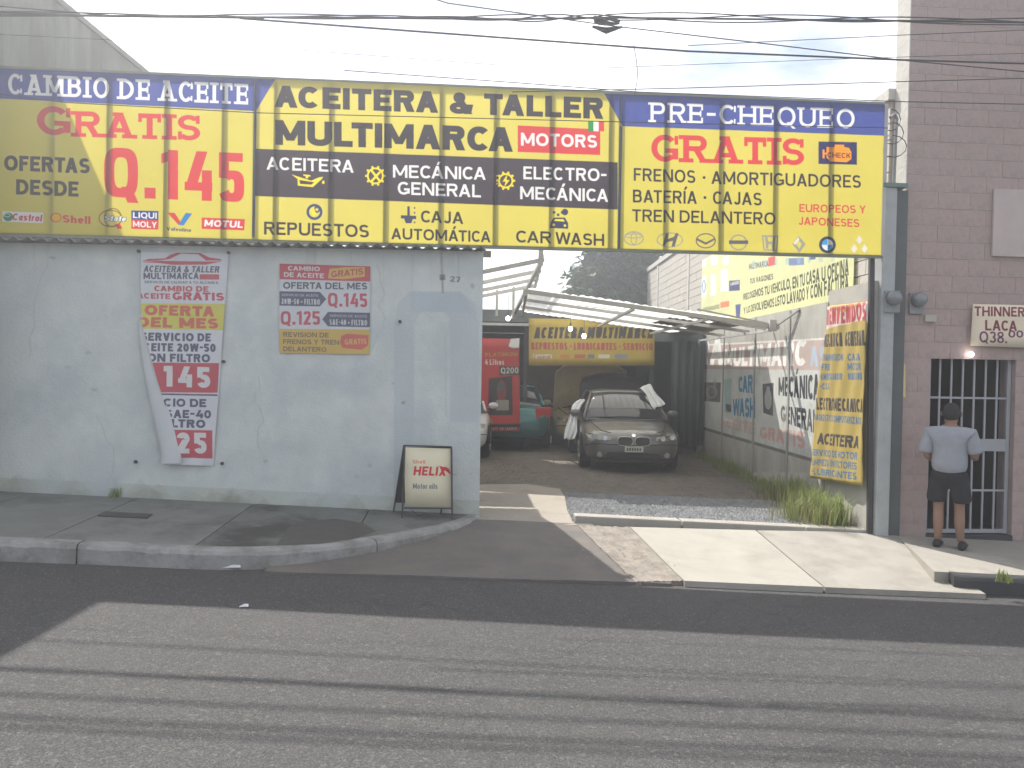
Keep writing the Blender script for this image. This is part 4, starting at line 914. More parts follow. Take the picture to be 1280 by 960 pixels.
# service mast beside it
q = MB(); q.tube([fac(1117, 232, -.05), fac(1120, 160, -.05), fac(1121, 148, -.05)], .022, 8); q.tube([fac(1121, 148, -.05), fac(1118, 143, -.02), fac(1113, 147, .0)], .02, 8)
tag(q.build('service_mast', M_steel), 'thin metal electric service mast on top of the grey column', 'mast')
q = MB()
for k_ in range(3):
    c0 = fac(1113, 150 + k_ * 12, .02); q.tube([c0 + Vector((.12 * math.sin(t) * (1 + .2 * k_), -.03 * k_, .13 * math.cos(t) - .05 * k_)) for t in [j * .5 for j in range(13)]], .006, 5)
tag(q.build('cable_coil', M_cable), 'loose loops of black cable hanging from the service mast', 'cable')
# meters
def meter(px, py, off, lab):
    p = fac(px, py, off); e = empty('electric_meter', p, lab, 'meter', 'electric meters')
    q = MB(); q.box(p.x - .09, p.x + .09, p.y - .02, p.y + .05, p.z - .16, p.z + .10); q.build('meter_box', mat('meter_grey', (.25, .26, .27), .5) if 'meter_grey' not in bpy.data.materials else bpy.data.materials['meter_grey'], e, bevel=.01)
    q = MB(); rings = [[Vector((p.x + r_ * math.cos(a * .3927), p.y - .02 - d_, p.z + .01 + r_ * math.sin(a * .3927))) for a in range(16)] for r_, d_ in ((.088, 0), (.088, .05), (.078, .09), (.05, .115))]
    q.loft(rings); q.build('glass_dome', mat('meter_dome', (.17, .18, .19), .15, spec=.8) if 'meter_dome' not in bpy.data.materials else bpy.data.materials['meter_dome'], e, smooth=True)
meter(1115, 374, .12, 'round electric meter fixed to the grey gate column'); meter(1146, 376, .02, 'round electric meter on the block front right of the column')

# ------------------------------------------------------------------ paint shop on the right, block front
ps = empty('paint_shop', fac(1200, 660, -1), 'tall block fronted paint shop with a barred doorway right of the column', 'building')
M_pb = [mat('painted_block_%s' % c_, col, .9, .12, 4, bump=.4, bscale=25, dirt=(.22, .19, .175), dscale=3, dthr=(.5, .75)) for c_, col in (('rose', (.40, .305, .285)), ('grey', (.395, .305, .283)), ('pale', (.41, .31, .288)))]
uL = FZ(1138.5, 20)[0]; ud0, zd1 = FZ(1164, 441); ud1, _ = FZ(1271, 441)
def sb(u0, u1, v0, v1, z0, z1, name, mt, par=ps): q = MB(); q.sbox(u0, u1, v0, v1, z0, z1); return q.build(name, mt, par)
sb(uL + .01, ud0, -.3, -.012, -.4, 8.2, 'wall_core', M_mortar); sb(ud1, 10.5, -.3, -.012, -.4, 8.2, 'wall_core', M_mortar); sb(ud0, ud1, -.3, -.012, zd1, 8.2, 'wall_core', M_mortar)
M_wdk = mat('dark_passage', (.035, .03, .03), .9)  # passage surfaces coloured near black, putting the doorway's shade into the colour
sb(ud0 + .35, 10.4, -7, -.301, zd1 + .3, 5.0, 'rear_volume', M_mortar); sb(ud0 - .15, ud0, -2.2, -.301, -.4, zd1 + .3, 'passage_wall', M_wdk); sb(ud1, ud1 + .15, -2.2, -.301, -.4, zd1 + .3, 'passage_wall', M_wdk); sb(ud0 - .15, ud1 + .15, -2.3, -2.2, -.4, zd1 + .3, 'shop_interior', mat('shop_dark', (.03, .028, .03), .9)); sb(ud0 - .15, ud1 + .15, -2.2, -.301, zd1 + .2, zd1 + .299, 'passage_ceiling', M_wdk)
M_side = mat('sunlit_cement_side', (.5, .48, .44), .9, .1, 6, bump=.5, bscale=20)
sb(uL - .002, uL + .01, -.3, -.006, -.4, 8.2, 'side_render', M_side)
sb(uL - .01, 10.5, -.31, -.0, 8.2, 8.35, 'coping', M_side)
sb(ud0, ud1, -2.2, .02, -.4, zwalk(5.3) + .03, 'doorstep', M_dark)
rz = math.atan(SL)
for r_ in range(41):
    z = -.1 + r_ * .2 + .1; k_ = 0; u = uL + .006 - (.2 if r_ % 2 else 0)
    while u < 8.2:
        a, b = max(u, uL + .006), min(u + .4, 8.2)
        segs = [(a, b)]
        if z < zd1 + .0 and b > ud0 and a < ud1: segs = [(a, min(b, ud0)), (max(a, ud1), b)]
        for s0, s1 in segs:
            if s1 - s0 > .05: p = S((s0 + s1) / 2, -.022 + random.uniform(-.002, .002), z); blk(ps, 'block', p, round((s1 - s0) - .004, 3), .03, .1965, random.choice(M_pb), rz)
        u += .4
wp_u, wp_z = FZ(1240, 320, .02), FZ(1240, 236, .02)
sb(wp_u[0], wp_u[0] + 1.1, .0, .03, wp_u[1], wp_z[1], 'white_panel', mat('faded_panel', (.50, .42, .40), .8, .1))
# barred door
gd = empty('barred_gate', S((ud0 + ud1) / 2, -.02, zwalk(5.4)), 'white barred metal gate in the paint shop doorway', 'gate')
zb_ = zwalk(5.4) + .04; M_bar = mat('bar_paint', (.33, .34, .36), .5, .1, 6)
def gb_(a, b, r_, name): q = MB(); q.tube([a, b], r_, 4); q.build(name, M_bar, gd)
vz = -.10
zt_ = zd1 - .02
gb_(S(ud0 + .03, vz, zb_), S(ud0 + .03, vz, zt_), .022, 'frame_bar'); gb_(S(ud1 - .03, vz, zb_), S(ud1 - .03, vz, zt_), .022, 'frame_bar')
gb_(S(ud0 + .03, vz, zt_), S(ud1 - .03, vz, zt_), .022, 'frame_bar'); gb_(S(ud0 + .03, vz, zb_ + .03), S(ud1 - .03, vz, zb_ + .03), .022, 'frame_bar')
z1_, z2_, z3_, z4_ = [FZ(1250, y, vz)[1] for y in (498, 549, 564, 613)]
gb_(S(ud0 + .05, vz, z1_), S(ud1 - .05, vz, z1_), .012, 'rail_bar'); gb_(S(ud0 + .05, vz, z4_), S(ud1 - .05, vz, z4_), .012, 'rail_bar')
q = MB(); q.sbox(ud0 + .05, ud1 - .05, vz - .015, vz + .015, z3_, z2_); q.build('lock_plate', M_bar, gd)
nb = 7
for k_ in range(1, nb):
    u = ud0 + .03 + (ud1 - ud0 - .06) * k_ / nb; gb_(S(u, vz, zb_ + .03), S(u, vz, z3_), .010, 'bar'); gb_(S(u, vz, z2_), S(u, vz, zt_), .010, 'bar')
# lamp inside
q = MB(); pl = fac(1214, 443, .05); q.ball(pl, .030, 10, 7); o = q.build('light_bulb', emis('lit_bulb', (1, .97, .9), 9.0), smooth=True); tag(o, 'small lit bulb at the top edge of the barred doorway', 'bulb')
# thinner sign
tc_ = Canvas(fac(1213, 432, .05), FU, (0, 0, 1), 1.05, .52, 300, lin((228, 214, 190)))
tc_.text('THINNER', (1218, 395), (1281, 396), 12, lin((120, 40, 60)), t=.2); tc_.text('LACA', (1231, 413), (1271, 414), 13, lin((120, 40, 60)), t=.2)
tc_.text('Q38.', (1224, 428), (1258, 429), 14, lin((100, 40, 90)), t=.16); tc_.text('00', (1260, 422), (1279, 422), 9, lin((100, 40, 90)), t=.2)
o = tc_.sheet('price_sign', tc_.material('price_card', .7, wear=.04), corners=[(0, .0), (1.05, -.02), (1.05, .5), (.02, .5)], nu=8, nv=4, disp=lambda a, b: .01 * math.sin(a * 5), thick=.004); tag(o, 'cream paper price sign for thinner fixed above the barred doorway', 'sign')
q = MB(); p0 = fac(1127, 455, .03); q.add([p0 + Vector(v) for v in ((-.02, 0, .0), (.04, -.01, 0), (.05, -.02, -.4), (.0, .0, -.38))] , [(0, 1, 2, 3)]); o = q.build('paper_strip', mat('yellow_paper', (.6, .5, .25), .8)); o.modifiers.new('t', 'SOLIDIFY').thickness = .003; tag(o, 'faded yellow paper strip hanging beside the grey column', 'paper')
q = MB(); p0 = fac(1160, 398, .0); q.hexa([p0 + FU * a + FN * b + Vector((0, 0, c_)) for c_ in (-.04, .04) for a, b in ((-.05, .03), (.09, .03), (.09, 0), (-.05, 0))]); tag(q.build('number_plate', mat('cream_plate', (.45, .42, .36), .7)), 'small cream house plate on the block front', 'plate')

# ------------------------------------------------------------------ posters on the white wall
pc = Canvas(S(-5, .012, 0), FU, (0, 0, 1), 5, 3.5, 300, lin((222, 224, 228)))
def PT(*a, **k): pc.text(*a, **k)
dR = lin((200, 40, 55)); dN = lin((50, 52, 84)); PYL = lin((222, 214, 60))
pc.poly([(178, 327), (186, 324), (207, 323), (214, 318), (226, 315), (250, 316), (262, 322), (276, 324), (278, 326), (258, 326), (248, 318), (226, 317), (212, 324), (196, 326)], dR); pc.poly([(178, 328), (200, 326), (258, 327), (278, 327), (258, 331), (215, 331), (200, 329)], dR)
PT('ACEITERA & TALLER', (180, 340), (274, 341), 8, dN, t=.22, slant=.15); PT('MULTIMARCA', (180, 349), (249, 349), 8, dN, t=.24); pc.poly([(250, 343), (274, 343), (274, 349.5), (250, 349.5)], dR)
PT('SERVICIO DE CALIDAD A TU ALCANCE', (181, 354), (273, 355), 3, dN, t=.2)
PT('CAMBIO DE', (193, 364), (261, 365), 7, dR, t=.26); PT('ACEITE', (172, 373), (213, 374), 7, dR, t=.26); PT('GRATIS', (216, 375), (280, 376), 10, dR, t=.26)
pc.poly([(176, 379), (282, 380), (281, 413), (176, 411)], PYL)
PT('OFERTA', (181, 394), (268, 396), 13, lin((220, 90, 50)), t=.29); PT('DEL MES', (172, 409), (273, 411), 13, lin((220, 90, 50)), t=.29)
PT('SERVICIO DE', (178, 426), (264, 427), 10.3, dN, t=.27); PT('ACEITE 20W-50', (173, 439), (270, 440), 10.3, dN, t=.27); PT('CON FILTRO', (176, 452), (263, 453), 10.3, dN, t=.27)
pc.poly([(176, 453), (274, 454), (272, 491), (176, 490)], dR); PT('145', (206, 483), (263, 485), 26, WHT, t=.26, gap=.25)
pc.poly([(180, 491), (272, 493), (272, 495), (180, 493)], dN)
PT('SERVICIO DE', (160, 507), (258, 509), 10.3, dN, t=.27); PT('ACEITE SAE-40', (150, 521), (264, 523), 10.3, dN, t=.27); PT('CON FILTRO', (162, 532), (257, 535), 10.3, dN, t=.27)
pc.poly([(190, 536), (266, 538), (266, 573), (190, 570)], dR); PT('25', (223, 566), (259, 567), 26, WHT, t=.26, gap=.2)
# second poster
pc.box(349, 332, 463, 442, lin((214, 218, 224)))
pc.poly([(349, 329), (463, 332), (463, 352), (349, 349)], dR); PT('CAMBIO', (360, 338), (400, 339), 5.5, WHT, t=.22); PT('DE ACEITE', (355, 346), (405, 348), 6, WHT, t=.22)
pc.poly([(412, 336), (430, 334), (456, 334), (456, 346), (430, 349), (410, 348)], lin((225, 180, 50))); PT('GRATIS', (414, 347), (454, 343), 8, dR, t=.22)
PT('OFERTA DEL MES', (354, 361), (459, 362), 8.5, lin((50, 52, 60)), t=.23)
pc.poly([(349, 364), (400, 365), (408, 374), (400, 383), (349, 382)], lin((64, 64, 92))); PT('20W-50 + FILTRO', (352, 380), (400, 381), 7, lin((210, 210, 215)), t=.2); PT('SERVICIO DE ACEITE', (352, 370), (398, 371), 3, lin((190, 190, 200)), t=.2)
PT('Q.145', (410, 383), (459, 384), 17, dR, t=.2, n=3); PT('Q.125', (351, 406), (400, 406), 17, dR, t=.2, n=3)
pc.poly([(403, 399), (410, 390), (463, 391), (463, 409), (410, 408)], lin((64, 64, 92))); PT('SAE-40 + FILTRO', (412, 406), (459, 407), 7, lin((210, 210, 215)), t=.2); PT('SERVICIO DE ACEITE', (412, 396), (459, 397), 3, lin((190, 190, 200)), t=.2)
pc.poly([(349, 411), (463, 412), (463, 443), (349, 441)], lin((218, 178, 58))); g_ = lin((110, 84, 40))
PT('REVISION DE', (354, 421), (411, 422), 6, g_, t=.22); PT('FRENOS Y TREN', (354, 430), (424, 431), 6, g_, t=.22); PT('DELANTERO', (354, 439), (408, 440), 6, g_, t=.22)
pc.poly([(427, 420), (434, 417), (461, 419), (460, 432), (452, 437), (428, 435), (425, 428)], lin((214, 84, 58))); PT('GRATIS', (431, 431), (458, 430), 7, lin((230, 180, 90)), t=.2)
pc.a[..., :3] = pc.a[..., :3] * .72 + np.array((.075, .08, .09))
M_post = pc.material('poster_vinyl', .6, wear=.04, spec=.2)
def pq(px, py): d_ = onplane(px, py, pc.O, pc.N) - pc.O; return (d_.dot(pc.U), d_.dot(pc.V))
def loose():
    mb = MB(); uv = []; nu, nv = 26, 60
    for j in range(nv + 1):
        b = j / nv; y = 315 + (580 - 315) * b
        xl = 176.5 if y < 398 else 176.5 + (226 - 176.5) * ((y - 398) / (566 - 398)) ** 1.0; xr = 286 - 19 * b
        if y > 566: xl = 226 - (y - 566) * 1.2
        for i_ in range(nu + 1):
            a = i_ / nu; u, v = pq(xl + (xr - xl) * a, y + 2 * a)
            d_ = .008 + .05 * (b ** 2) * (1 - a) + .008 * math.sin(a * 9 + b * 14) + (.03 * (1 - a) ** 6 if y > 398 else 0)
            mb.v.append(pc.O + pc.U * u + pc.V * v + FN * d_); uv.append((u / pc.W, v / pc.H))
    for j in range(nv):
        for i_ in range(nu): k = j * (nu + 1) + i_; mb.f.append((k, k + nu + 1, k + nu + 2, k + 1))
    mb.uv = uv; return mb
lb = empty('loose_banner', S(-4, .02, 2), 'tall white price banner on the wall, lower left side curled over', 'banner')
o = loose().build('printed_sheet', M_post, lb, smooth=True, fixn=False)
mb = MB(); nv = 30       # the curled-over strip shows its white back
for j in range(nv + 1):
    b = j / nv; y = 392 + (578 - 392) * b; xf = 176.5 + (227 - 176.5) * min((y - 392) / (566 - 392), 1.0); wd = 34 * (b ** .6) * (1 - .3 * b) + 1
    for i_ in range(11):
        a = i_ / 10; th_ = a * math.pi * .95; x = xf + 2 - wd * .5 * (1 - math.cos(th_)) * 1.0; u, v = pq(x, y); mb.v.append(pc.O + pc.U * u + pc.V * v + FN * (.02 + .05 * (b ** 2) + .045 * b * math.sin(th_)))
for j in range(nv):
    for i_ in range(10): k = j * 11 + i_; mb.f.append((k, k + 11, k + 12, k + 1))
mb.build('curled_edge', mat('banner_back', (.52, .54, .56), .6, .05), lb, smooth=True, fixn=False)
cr_ = [pq(349.5, 441), pq(462, 443), pq(463, 333), pq(349.5, 329.5)]
o = pc.sheet('poster', M_post, corners=cr_, nu=14, nv=12, disp=lambda a, b: .004 + .003 * math.sin(a * 11 + b * 4) + .012 * max(0, a - .9) * 8 * max(0, b - .8)); tag(o, 'square oil change offer poster pasted on the white wall', 'poster')

# ------------------------------------------------------------------ sandwich board
g0 = S(*(lambda p: (U_of(p), .22))(fac(538, 640)), zwalk(-.9)); sbE = empty('sandwich_board', g0, 'cream folding sandwich board for motor oil on the pavement corner', 'sandwich board')
u_c = U_of(fac(538, 600, .3)); zg = zwalk(-.9)
bc = Canvas(S(u_c - .30, .42, zg + .12), FU, Vector((FU.x * 0 - FN.x * .17, -FN.y * .17, 1)).normalized(), .6, .75, 420, lin((214, 206, 178)))
bc.metres = True
bc.text('HELIX', (.11, .36), (.47, .355), .10, dR, t=.24, slant=.12); bc.poly([(.38, .47), (.5, .44), (.54, .36), (.47, .41)], dR); bc.text('Motor oils', (.11, .21), (.38, .21), .06, lin((90, 96, 110)), t=.16)
bc.text('Shell', (.1, .49), (.24, .49), .04, lin((210, 120, 90)), t=.2)
M_bc = bc.material('cream_board_print', .5, wear=.05, dirt=lin((170, 160, 130)), dthr=(.6, .9))
bc.sheet('front_panel', M_bc, sbE, corners=[(.03, .02), (.53, .0), (.52, .66), (.0, .67)], nu=3, nv=3, thick=.012)
def P2(u, v, z): return S(u_c + u, v, zg + z)
for a, b, nm in (((-.30, .44, 0), (-.29, .30, .80), 'leg'), ((.25, .46, 0), (.23, .31, .79), 'leg'), ((-.42, .10, 0), (-.30, .28, .80), 'leg'), ((.12, .10, 0), (.22, .28, .79), 'leg'), ((-.28, .425, .12), (.25, .435, .12), 'rail'), ((-.29, .30, .80), (.23, .31, .79), 'rail')):
    q = MB(); q.tube([P2(*a), P2(*b)], .010, 6); q.build(nm, M_dark, sbE)
q = MB(); q.hexa([P2(*p) for p in ((-.40, .13, .13), (.10, .13, .13), (.10, .118, .13), (-.40, .118, .13), (-.30, .27, .78), (.21, .27, .78), (.21, .258, .78), (-.30, .258, .78))]); q.build('rear_panel', M_dark, sbE)
q = MB(); q.tube([P2(-.2, .43, .1), P2(-.12, .42, .03), P2(-.04, .42, .07)], .004, 5); q.build('chain', M_dark, sbE)
# ------------------------------------------------------------------ canopies
M_sheet = translucent(mat('milky_roof_sheet', (.80, .80, .77), .6, .08, 2, dirt=(.5, .48, .42), dscale=1.0, dthr=(.58, .85)), .7)
M_tin = mat('rusty_tin', (.26, .22, .18), .7, .3, 3, dirt=(.22, .12, .07), dscale=3)
M_steel = mat('pale_canopy_tube', (.46, .46, .44), .6, .2, 5, dirt=(.25, .2, .15), dscale=5, dthr=(.55, .8))
rc = empty('yard_canopy', (2.2, 16, 3), 'low canopy of milky sheets on steel tubes over the parked grey sedan', 'canopy')
def rz_(x): return 3.12 - .125 * (x - .2)
def tube_(name, pts, r_, par, mt=M_steel, n=4, **k): q = MB(); q.tube(pts, r_, n); return q.build(name, mt, par, **k)
YS = [13.35, 15.0, 16.8, 18.9]
for i_, y in enumerate(YS): tube_('purlin', [(.15, y, rz_(.15) - .0), (4.22, y, rz_(4.22))], .034 if i_ == 0 else .026, rc)
for x in (.2, 1.9, 3.05, 4.15): tube_('rafter', [(x, 13.3, rz_(x) - .045), (x, 19, rz_(x) - .045)], .022, rc)
xs = [.22, 1.05, 1.9, 2.75, 3.5]
for j in range(3):
    for k_, (a, b) in enumerate(zip(xs, xs[1:])):
        if (j, k_) in ((1, 3),): continue
        mb = MB(); n = 20; yj0, yj1 = YS[j] + (.04 if j else -.05), YS[j + 1] + .06
        for jj in range(3):
            for ii in range(n + 1):
                x = a + (b - a) * ii / n + .01; y = yj0 + (yj1 - yj0) * jj / 2; mb.v.append(Vector((x, y, rz_(x) + .045 + .010 * math.sin(ii / n * 12 * math.pi) + (.012 * ((k_ + j) % 2)) - (.04 * math.sin(jj / 2 * math.pi)) * ((k_ * 3 + j) % 3) * .4)))
        for jj in range(2):
            for ii in range(n): k = jj * (n + 1) + ii; mb.f.append((k, k + 1, k + n + 2, k + n + 1))
        mb.build('roof_sheet', M_sheet if (j * 4 + k_) not in (7,) else M_tin, rc, smooth=True, fixn=False)
for k_, (x0, x1, y0, y1) in enumerate(((3.5, 3.98, 14.6, 16.9), (3.5, 4.0, 16.8, 19), (2.75, 3.5, 15, 16.9), (3.0, 3.5, 13.7, 14.6))):
    q = MB(); q.hexa([(x0, y0, rz_(x0) + .07), (x1, y0, rz_(x1) + .06), (x1, y1, rz_(x1) + .07), (x0, y1, rz_(x0) + .06), (x0, y0, rz_(x0) + .085), (x1, y0, rz_(x1) + .075), (x1, y1, rz_(x1) + .085), (x0, y1, rz_(x0) + .075)]); q.build('tin_sheet', M_tin, rc)
tube_('brace', [(4.15, 13.35, rz_(4.15)), (4.29, 12.6, 2.86)], .016, rc); tube_('brace', [(3.3, 13.35, rz_(3.3) - .04), (4.29, 13.9, 2.6)], .014, rc); tube_('brace', [(2.9, 13.3, rz_(2.9) + .1), (4.15, 13.35, rz_(4.15) + .03)], .012, rc)
tube_('corner_plate', [(4.1, 13.3, rz_(4.1) - .08), (4.1, 13.3, rz_(4.1) + .1)], .05, rc)
tube_('leg', [(4.12, 18.8, 0), (4.12, 18.8, 2.6)], .035, rc, M_dark)
lc = empty('side_canopy', (-1.5, 16, 3.4), 'raised tilted canopy of bright milky sheets left of the low yard canopy', 'canopy')
def lz(x): return 3.70 + .22 * (x - .45)
for y in (14.0, 15.6, 17.0, 18.3): tube_('purlin', [(-4.6, y, lz(-4.6)), (.5, y, lz(.5))], .034, lc)
tube_('edge_tube', [(.46, 13.9, lz(.46) + .05), (.46, 18.4, lz(.46) - .02)], .03, lc); tube_('brace', [(.46, 14.0, lz(.46)), (-.05, 18.6, 2.95)], .03, lc); tube_('brace', [(.44, 13.95, lz(.46) - .1), (.44, 13.95, lz(.46) + .18)], .04, lc)
for x in (.0, -.35, -1.6, -3): tube_('strut', [(x, 17.8, 3.0), (x, 17.8, lz(x) + .02)], .026, lc)
for j, (y0, y1) in enumerate(((13.95, 15.65), (15.6, 17.05), (17.0, 18.35))):
    for k_ in range(5):
        a = -4.6 + k_; mb = MB(); n = 20
        for jj in range(2):
            for ii in range(n + 1): x = a + ii / n * (1.02 if k_ < 4 else .98); mb.v.append(Vector((x, y0 if jj == 0 else y1, lz(x) + .055 + .012 * math.sin(ii / n * 14 * math.pi) + .01 * (j % 2))))
        for ii in range(n): mb.f.append((ii, ii + 1, n + 2 + ii, n + 1 + ii))
        mb.build('roof_sheet', M_sheet, lc, smooth=True, fixn=False)
tube_('leg', [(-4.4, 18.2, 0), (-4.4, 18.2, 2.7)], .035, lc, M_dark)

# ------------------------------------------------------------------ workshop at the back
wk = empty('workshop', (0, 22, 0), 'dark open fronted workshop shed at the back of the yard', 'building')
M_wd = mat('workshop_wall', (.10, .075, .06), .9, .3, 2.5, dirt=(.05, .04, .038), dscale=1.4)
M_wf = mat('fascia_grey', (.13, .15, .15), .7, .2, 3)
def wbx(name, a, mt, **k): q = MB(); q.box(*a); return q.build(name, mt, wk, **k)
wbx('roof', (-5.6, .6, 18.95, 27, 3.02, 3.12), M_wf); wbx('roof', (2.4, 4.25, 18.95, 27, 3.02, 3.12), M_wf); wbx('roof', (.6, 2.4, 22.2, 27, 3.02, 3.12), M_wf); wbx('roof', (.6, 2.4, 18.95, 20.1, 3.02, 3.12), M_wf); wbx('added_light_pane', (.6, 2.4, 20.1, 22.2, 3.06, 3.065), M_sheet); wbx('fascia', (-5.6, 1.2, 18.78, 18.95, 2.93, 3.2), M_wf); wbx('fascia', (1.21, 4.25, 18.78, 18.95, 2.55, 2.75), M_wf)  # translucent pane added in the roof to bring sun onto the raised bonnet
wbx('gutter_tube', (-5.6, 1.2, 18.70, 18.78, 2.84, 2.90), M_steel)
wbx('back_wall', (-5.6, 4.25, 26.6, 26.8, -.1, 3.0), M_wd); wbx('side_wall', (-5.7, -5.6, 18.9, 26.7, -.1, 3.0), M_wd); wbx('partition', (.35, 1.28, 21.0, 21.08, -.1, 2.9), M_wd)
for k_ in range(7): wbx('plank', (.36 + k_ * .132, .48 + k_ * .132, 20.96, 21.0, 0, 2.85), M_wd)
wbx('partition', (3.05, 4.25, 20.6, 20.7, -.1, 2.9), mat('green_wall', (.07, .085, .08), .9, .2, 2))
for x in (.25, 3.1): wbx('post', (x, x + .09, 18.9, 18.99, 0, 3), M_dark)
for k_ in range(4):
    wbx('shelf', (-5.2, -1.0, 26.0, 26.6, .5 + k_ * .6, .54 + k_ * .6), M_dark)
q = MB()
tp = MB(); n = 26
for j in range(2):
    for i_ in range(n + 1): x = 3.52 + .74 * i_ / n; tp.v.append(Vector((x, 18.6 + .05 * math.sin(i_ * 1.1), (.25 if j == 0 else 2.56))))
for i_ in range(n): tp.f.append((i_, i_ + 1, n + 2 + i_, n + 1 + i_))
o = tp.build('shade_sheet', mat('grey_green_shade', (.075, .09, .09), .7, .2, 3), smooth=True, fixn=False); o.modifiers.new('t', 'SOLIDIFY').thickness = .004; tag(o, 'dark grey green tarpaulin standing in for shade at the right end of the shed', 'shade_sheet')  # dark sheet added in place of the shade at the shed's right end
# yellow shed sign
ws = Canvas((.30, 18.68, 1.9), (1, 0, 0), (0, 0, 1), 3.0, 1.2, 200, lin((206, 178, 46)))
wsl = lambda x, y: ws.m((x, y))
ws.text('ACEITERA MULTIMARCA', (667, 423), (816, 423), 14, lin((46, 44, 44)), t=.26, slant=.15); ws.text('REPUESTOS · LUBRICANTES · SERVICIO', (664, 437), (816, 438), 9, lin((196, 60, 60)), t=.24)
for k_, (x0, x1, c_) in enumerate(((666, 690, wt), (700, 712, lin((220, 120, 60))), (718, 732, lin((200, 60, 60))), (735, 743, lin((50, 100, 170))), (748, 762, wt), (768, 784, lin((120, 150, 200))))): ws.box(x0, 443, x1, 448, c_, .8)
ws.text('Castrol', (667, 448), (688, 448), 4, lin((190, 50, 50)), t=.2)
a_, b_, c_, d_ = wsl(661, 457), wsl(818, 457), wsl(818, 400), wsl(661, 398)
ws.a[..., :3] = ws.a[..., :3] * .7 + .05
o = ws.sheet('shed_sign', ws.material('shed_sign_vinyl', .6, wear=.05), corners=[a_, b_, c_, d_], nu=20, nv=6, disp=lambda a, b: .012 * math.sin(a * 9), thick=.006); tag(o, 'yellow banner sign hung under the front edge of the dark shed', 'sign')
# red poster
rp = Canvas((-1.3, 17.3, .2), (1, 0, 0), (0, 0, 1), 1.6, 2.6, 200, lin((214, 48, 40)))
rp.text('PLATINUM', (606, 446), (647, 445), 5, lin((210, 160, 70)), t=.25); rp.text('4 Litros', (606, 456), (630, 456), 7, wt, t=.2)
rp.box(624, 458, 649, 469, lin((70, 66, 66))); rp.text('Q200', (626, 467), (648, 466.5), 7.5, wt, t=.18)
rp.poly([(611, 473), (640, 470), (641, 515), (640, 519), (610, 519)], lin((52, 40, 42))); rp.ell((627, 489), 6, 14, lin((150, 60, 50))); rp.box(620, 500, 636, 513, lin((170, 165, 155))); rp.ell((626, 484), 5, 6, lin((90, 90, 96)))
rp.box(604, 524, 616, 530, lin((190, 150, 60))); rp.box(590, 530, 652, 534, lin((60, 60, 62))); rp.text('LLEVATE UN CAMBIO', (606, 538), (646, 538), 4, wt, t=.2)
rp.ell((642, 431), 6, 5, wt)
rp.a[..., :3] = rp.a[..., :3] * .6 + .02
o = rp.sheet('red_poster', rp.material('red_poster_vinyl', .45, wear=.05), corners=[rp.m((585, 540)), rp.m((650, 540)), rp.m((649, 424)), rp.m((585, 422))], nu=10, nv=10, disp=lambda a, b: .02 * math.sin(a * 5 + b * 3), thick=.005); tag(o, 'tall red motor oil poster hanging in front of the teal car', 'poster')
q = MB(); q.poly if 0 else None; p = atY(642, 428, 17.22); q.hexa([p + Vector(v) for v in ((-.1, 0, -.09), (.11, 0, -.11), (.11, .01, -.11), (-.1, .01, -.09), (-.06, 0, .07), (.12, 0, .09), (.12, .01, .09), (-.06, .01, .07))]); tag(q.build('white_tag', M_white), 'small white card pinned at the top corner of the red poster', 'card')
M_bulb = emis('lit_shed_bulb', (1, .97, .9), 9.0)
for px, py, Y, lab in ((713, 411, 18.2, 'lit bulb hanging before the shed sign, left of two'), (730, 420, 18.0, 'lit bulb hanging before the shed sign, lower right of two'), (635, 398, 18.2, 'lit bulb hanging above the red poster')):
    p = atY(px, py, Y); e = empty('light_bulb', p, lab, 'bulb', 'bulbs hanging in the shed'); q = MB(); q.ball(p, .045, 10, 7, (1, 1, 1.2)); q.build('glass', M_bulb, e, smooth=True); q = MB(); q.tube([p + Vector((0, 0, .04)), p + Vector((0, 0, .12))], .02, 8); q.tube([p + Vector((0, 0, .12)), p + Vector((0, .02, .5))], .005, 5); q.build('socket', M_dark, e)

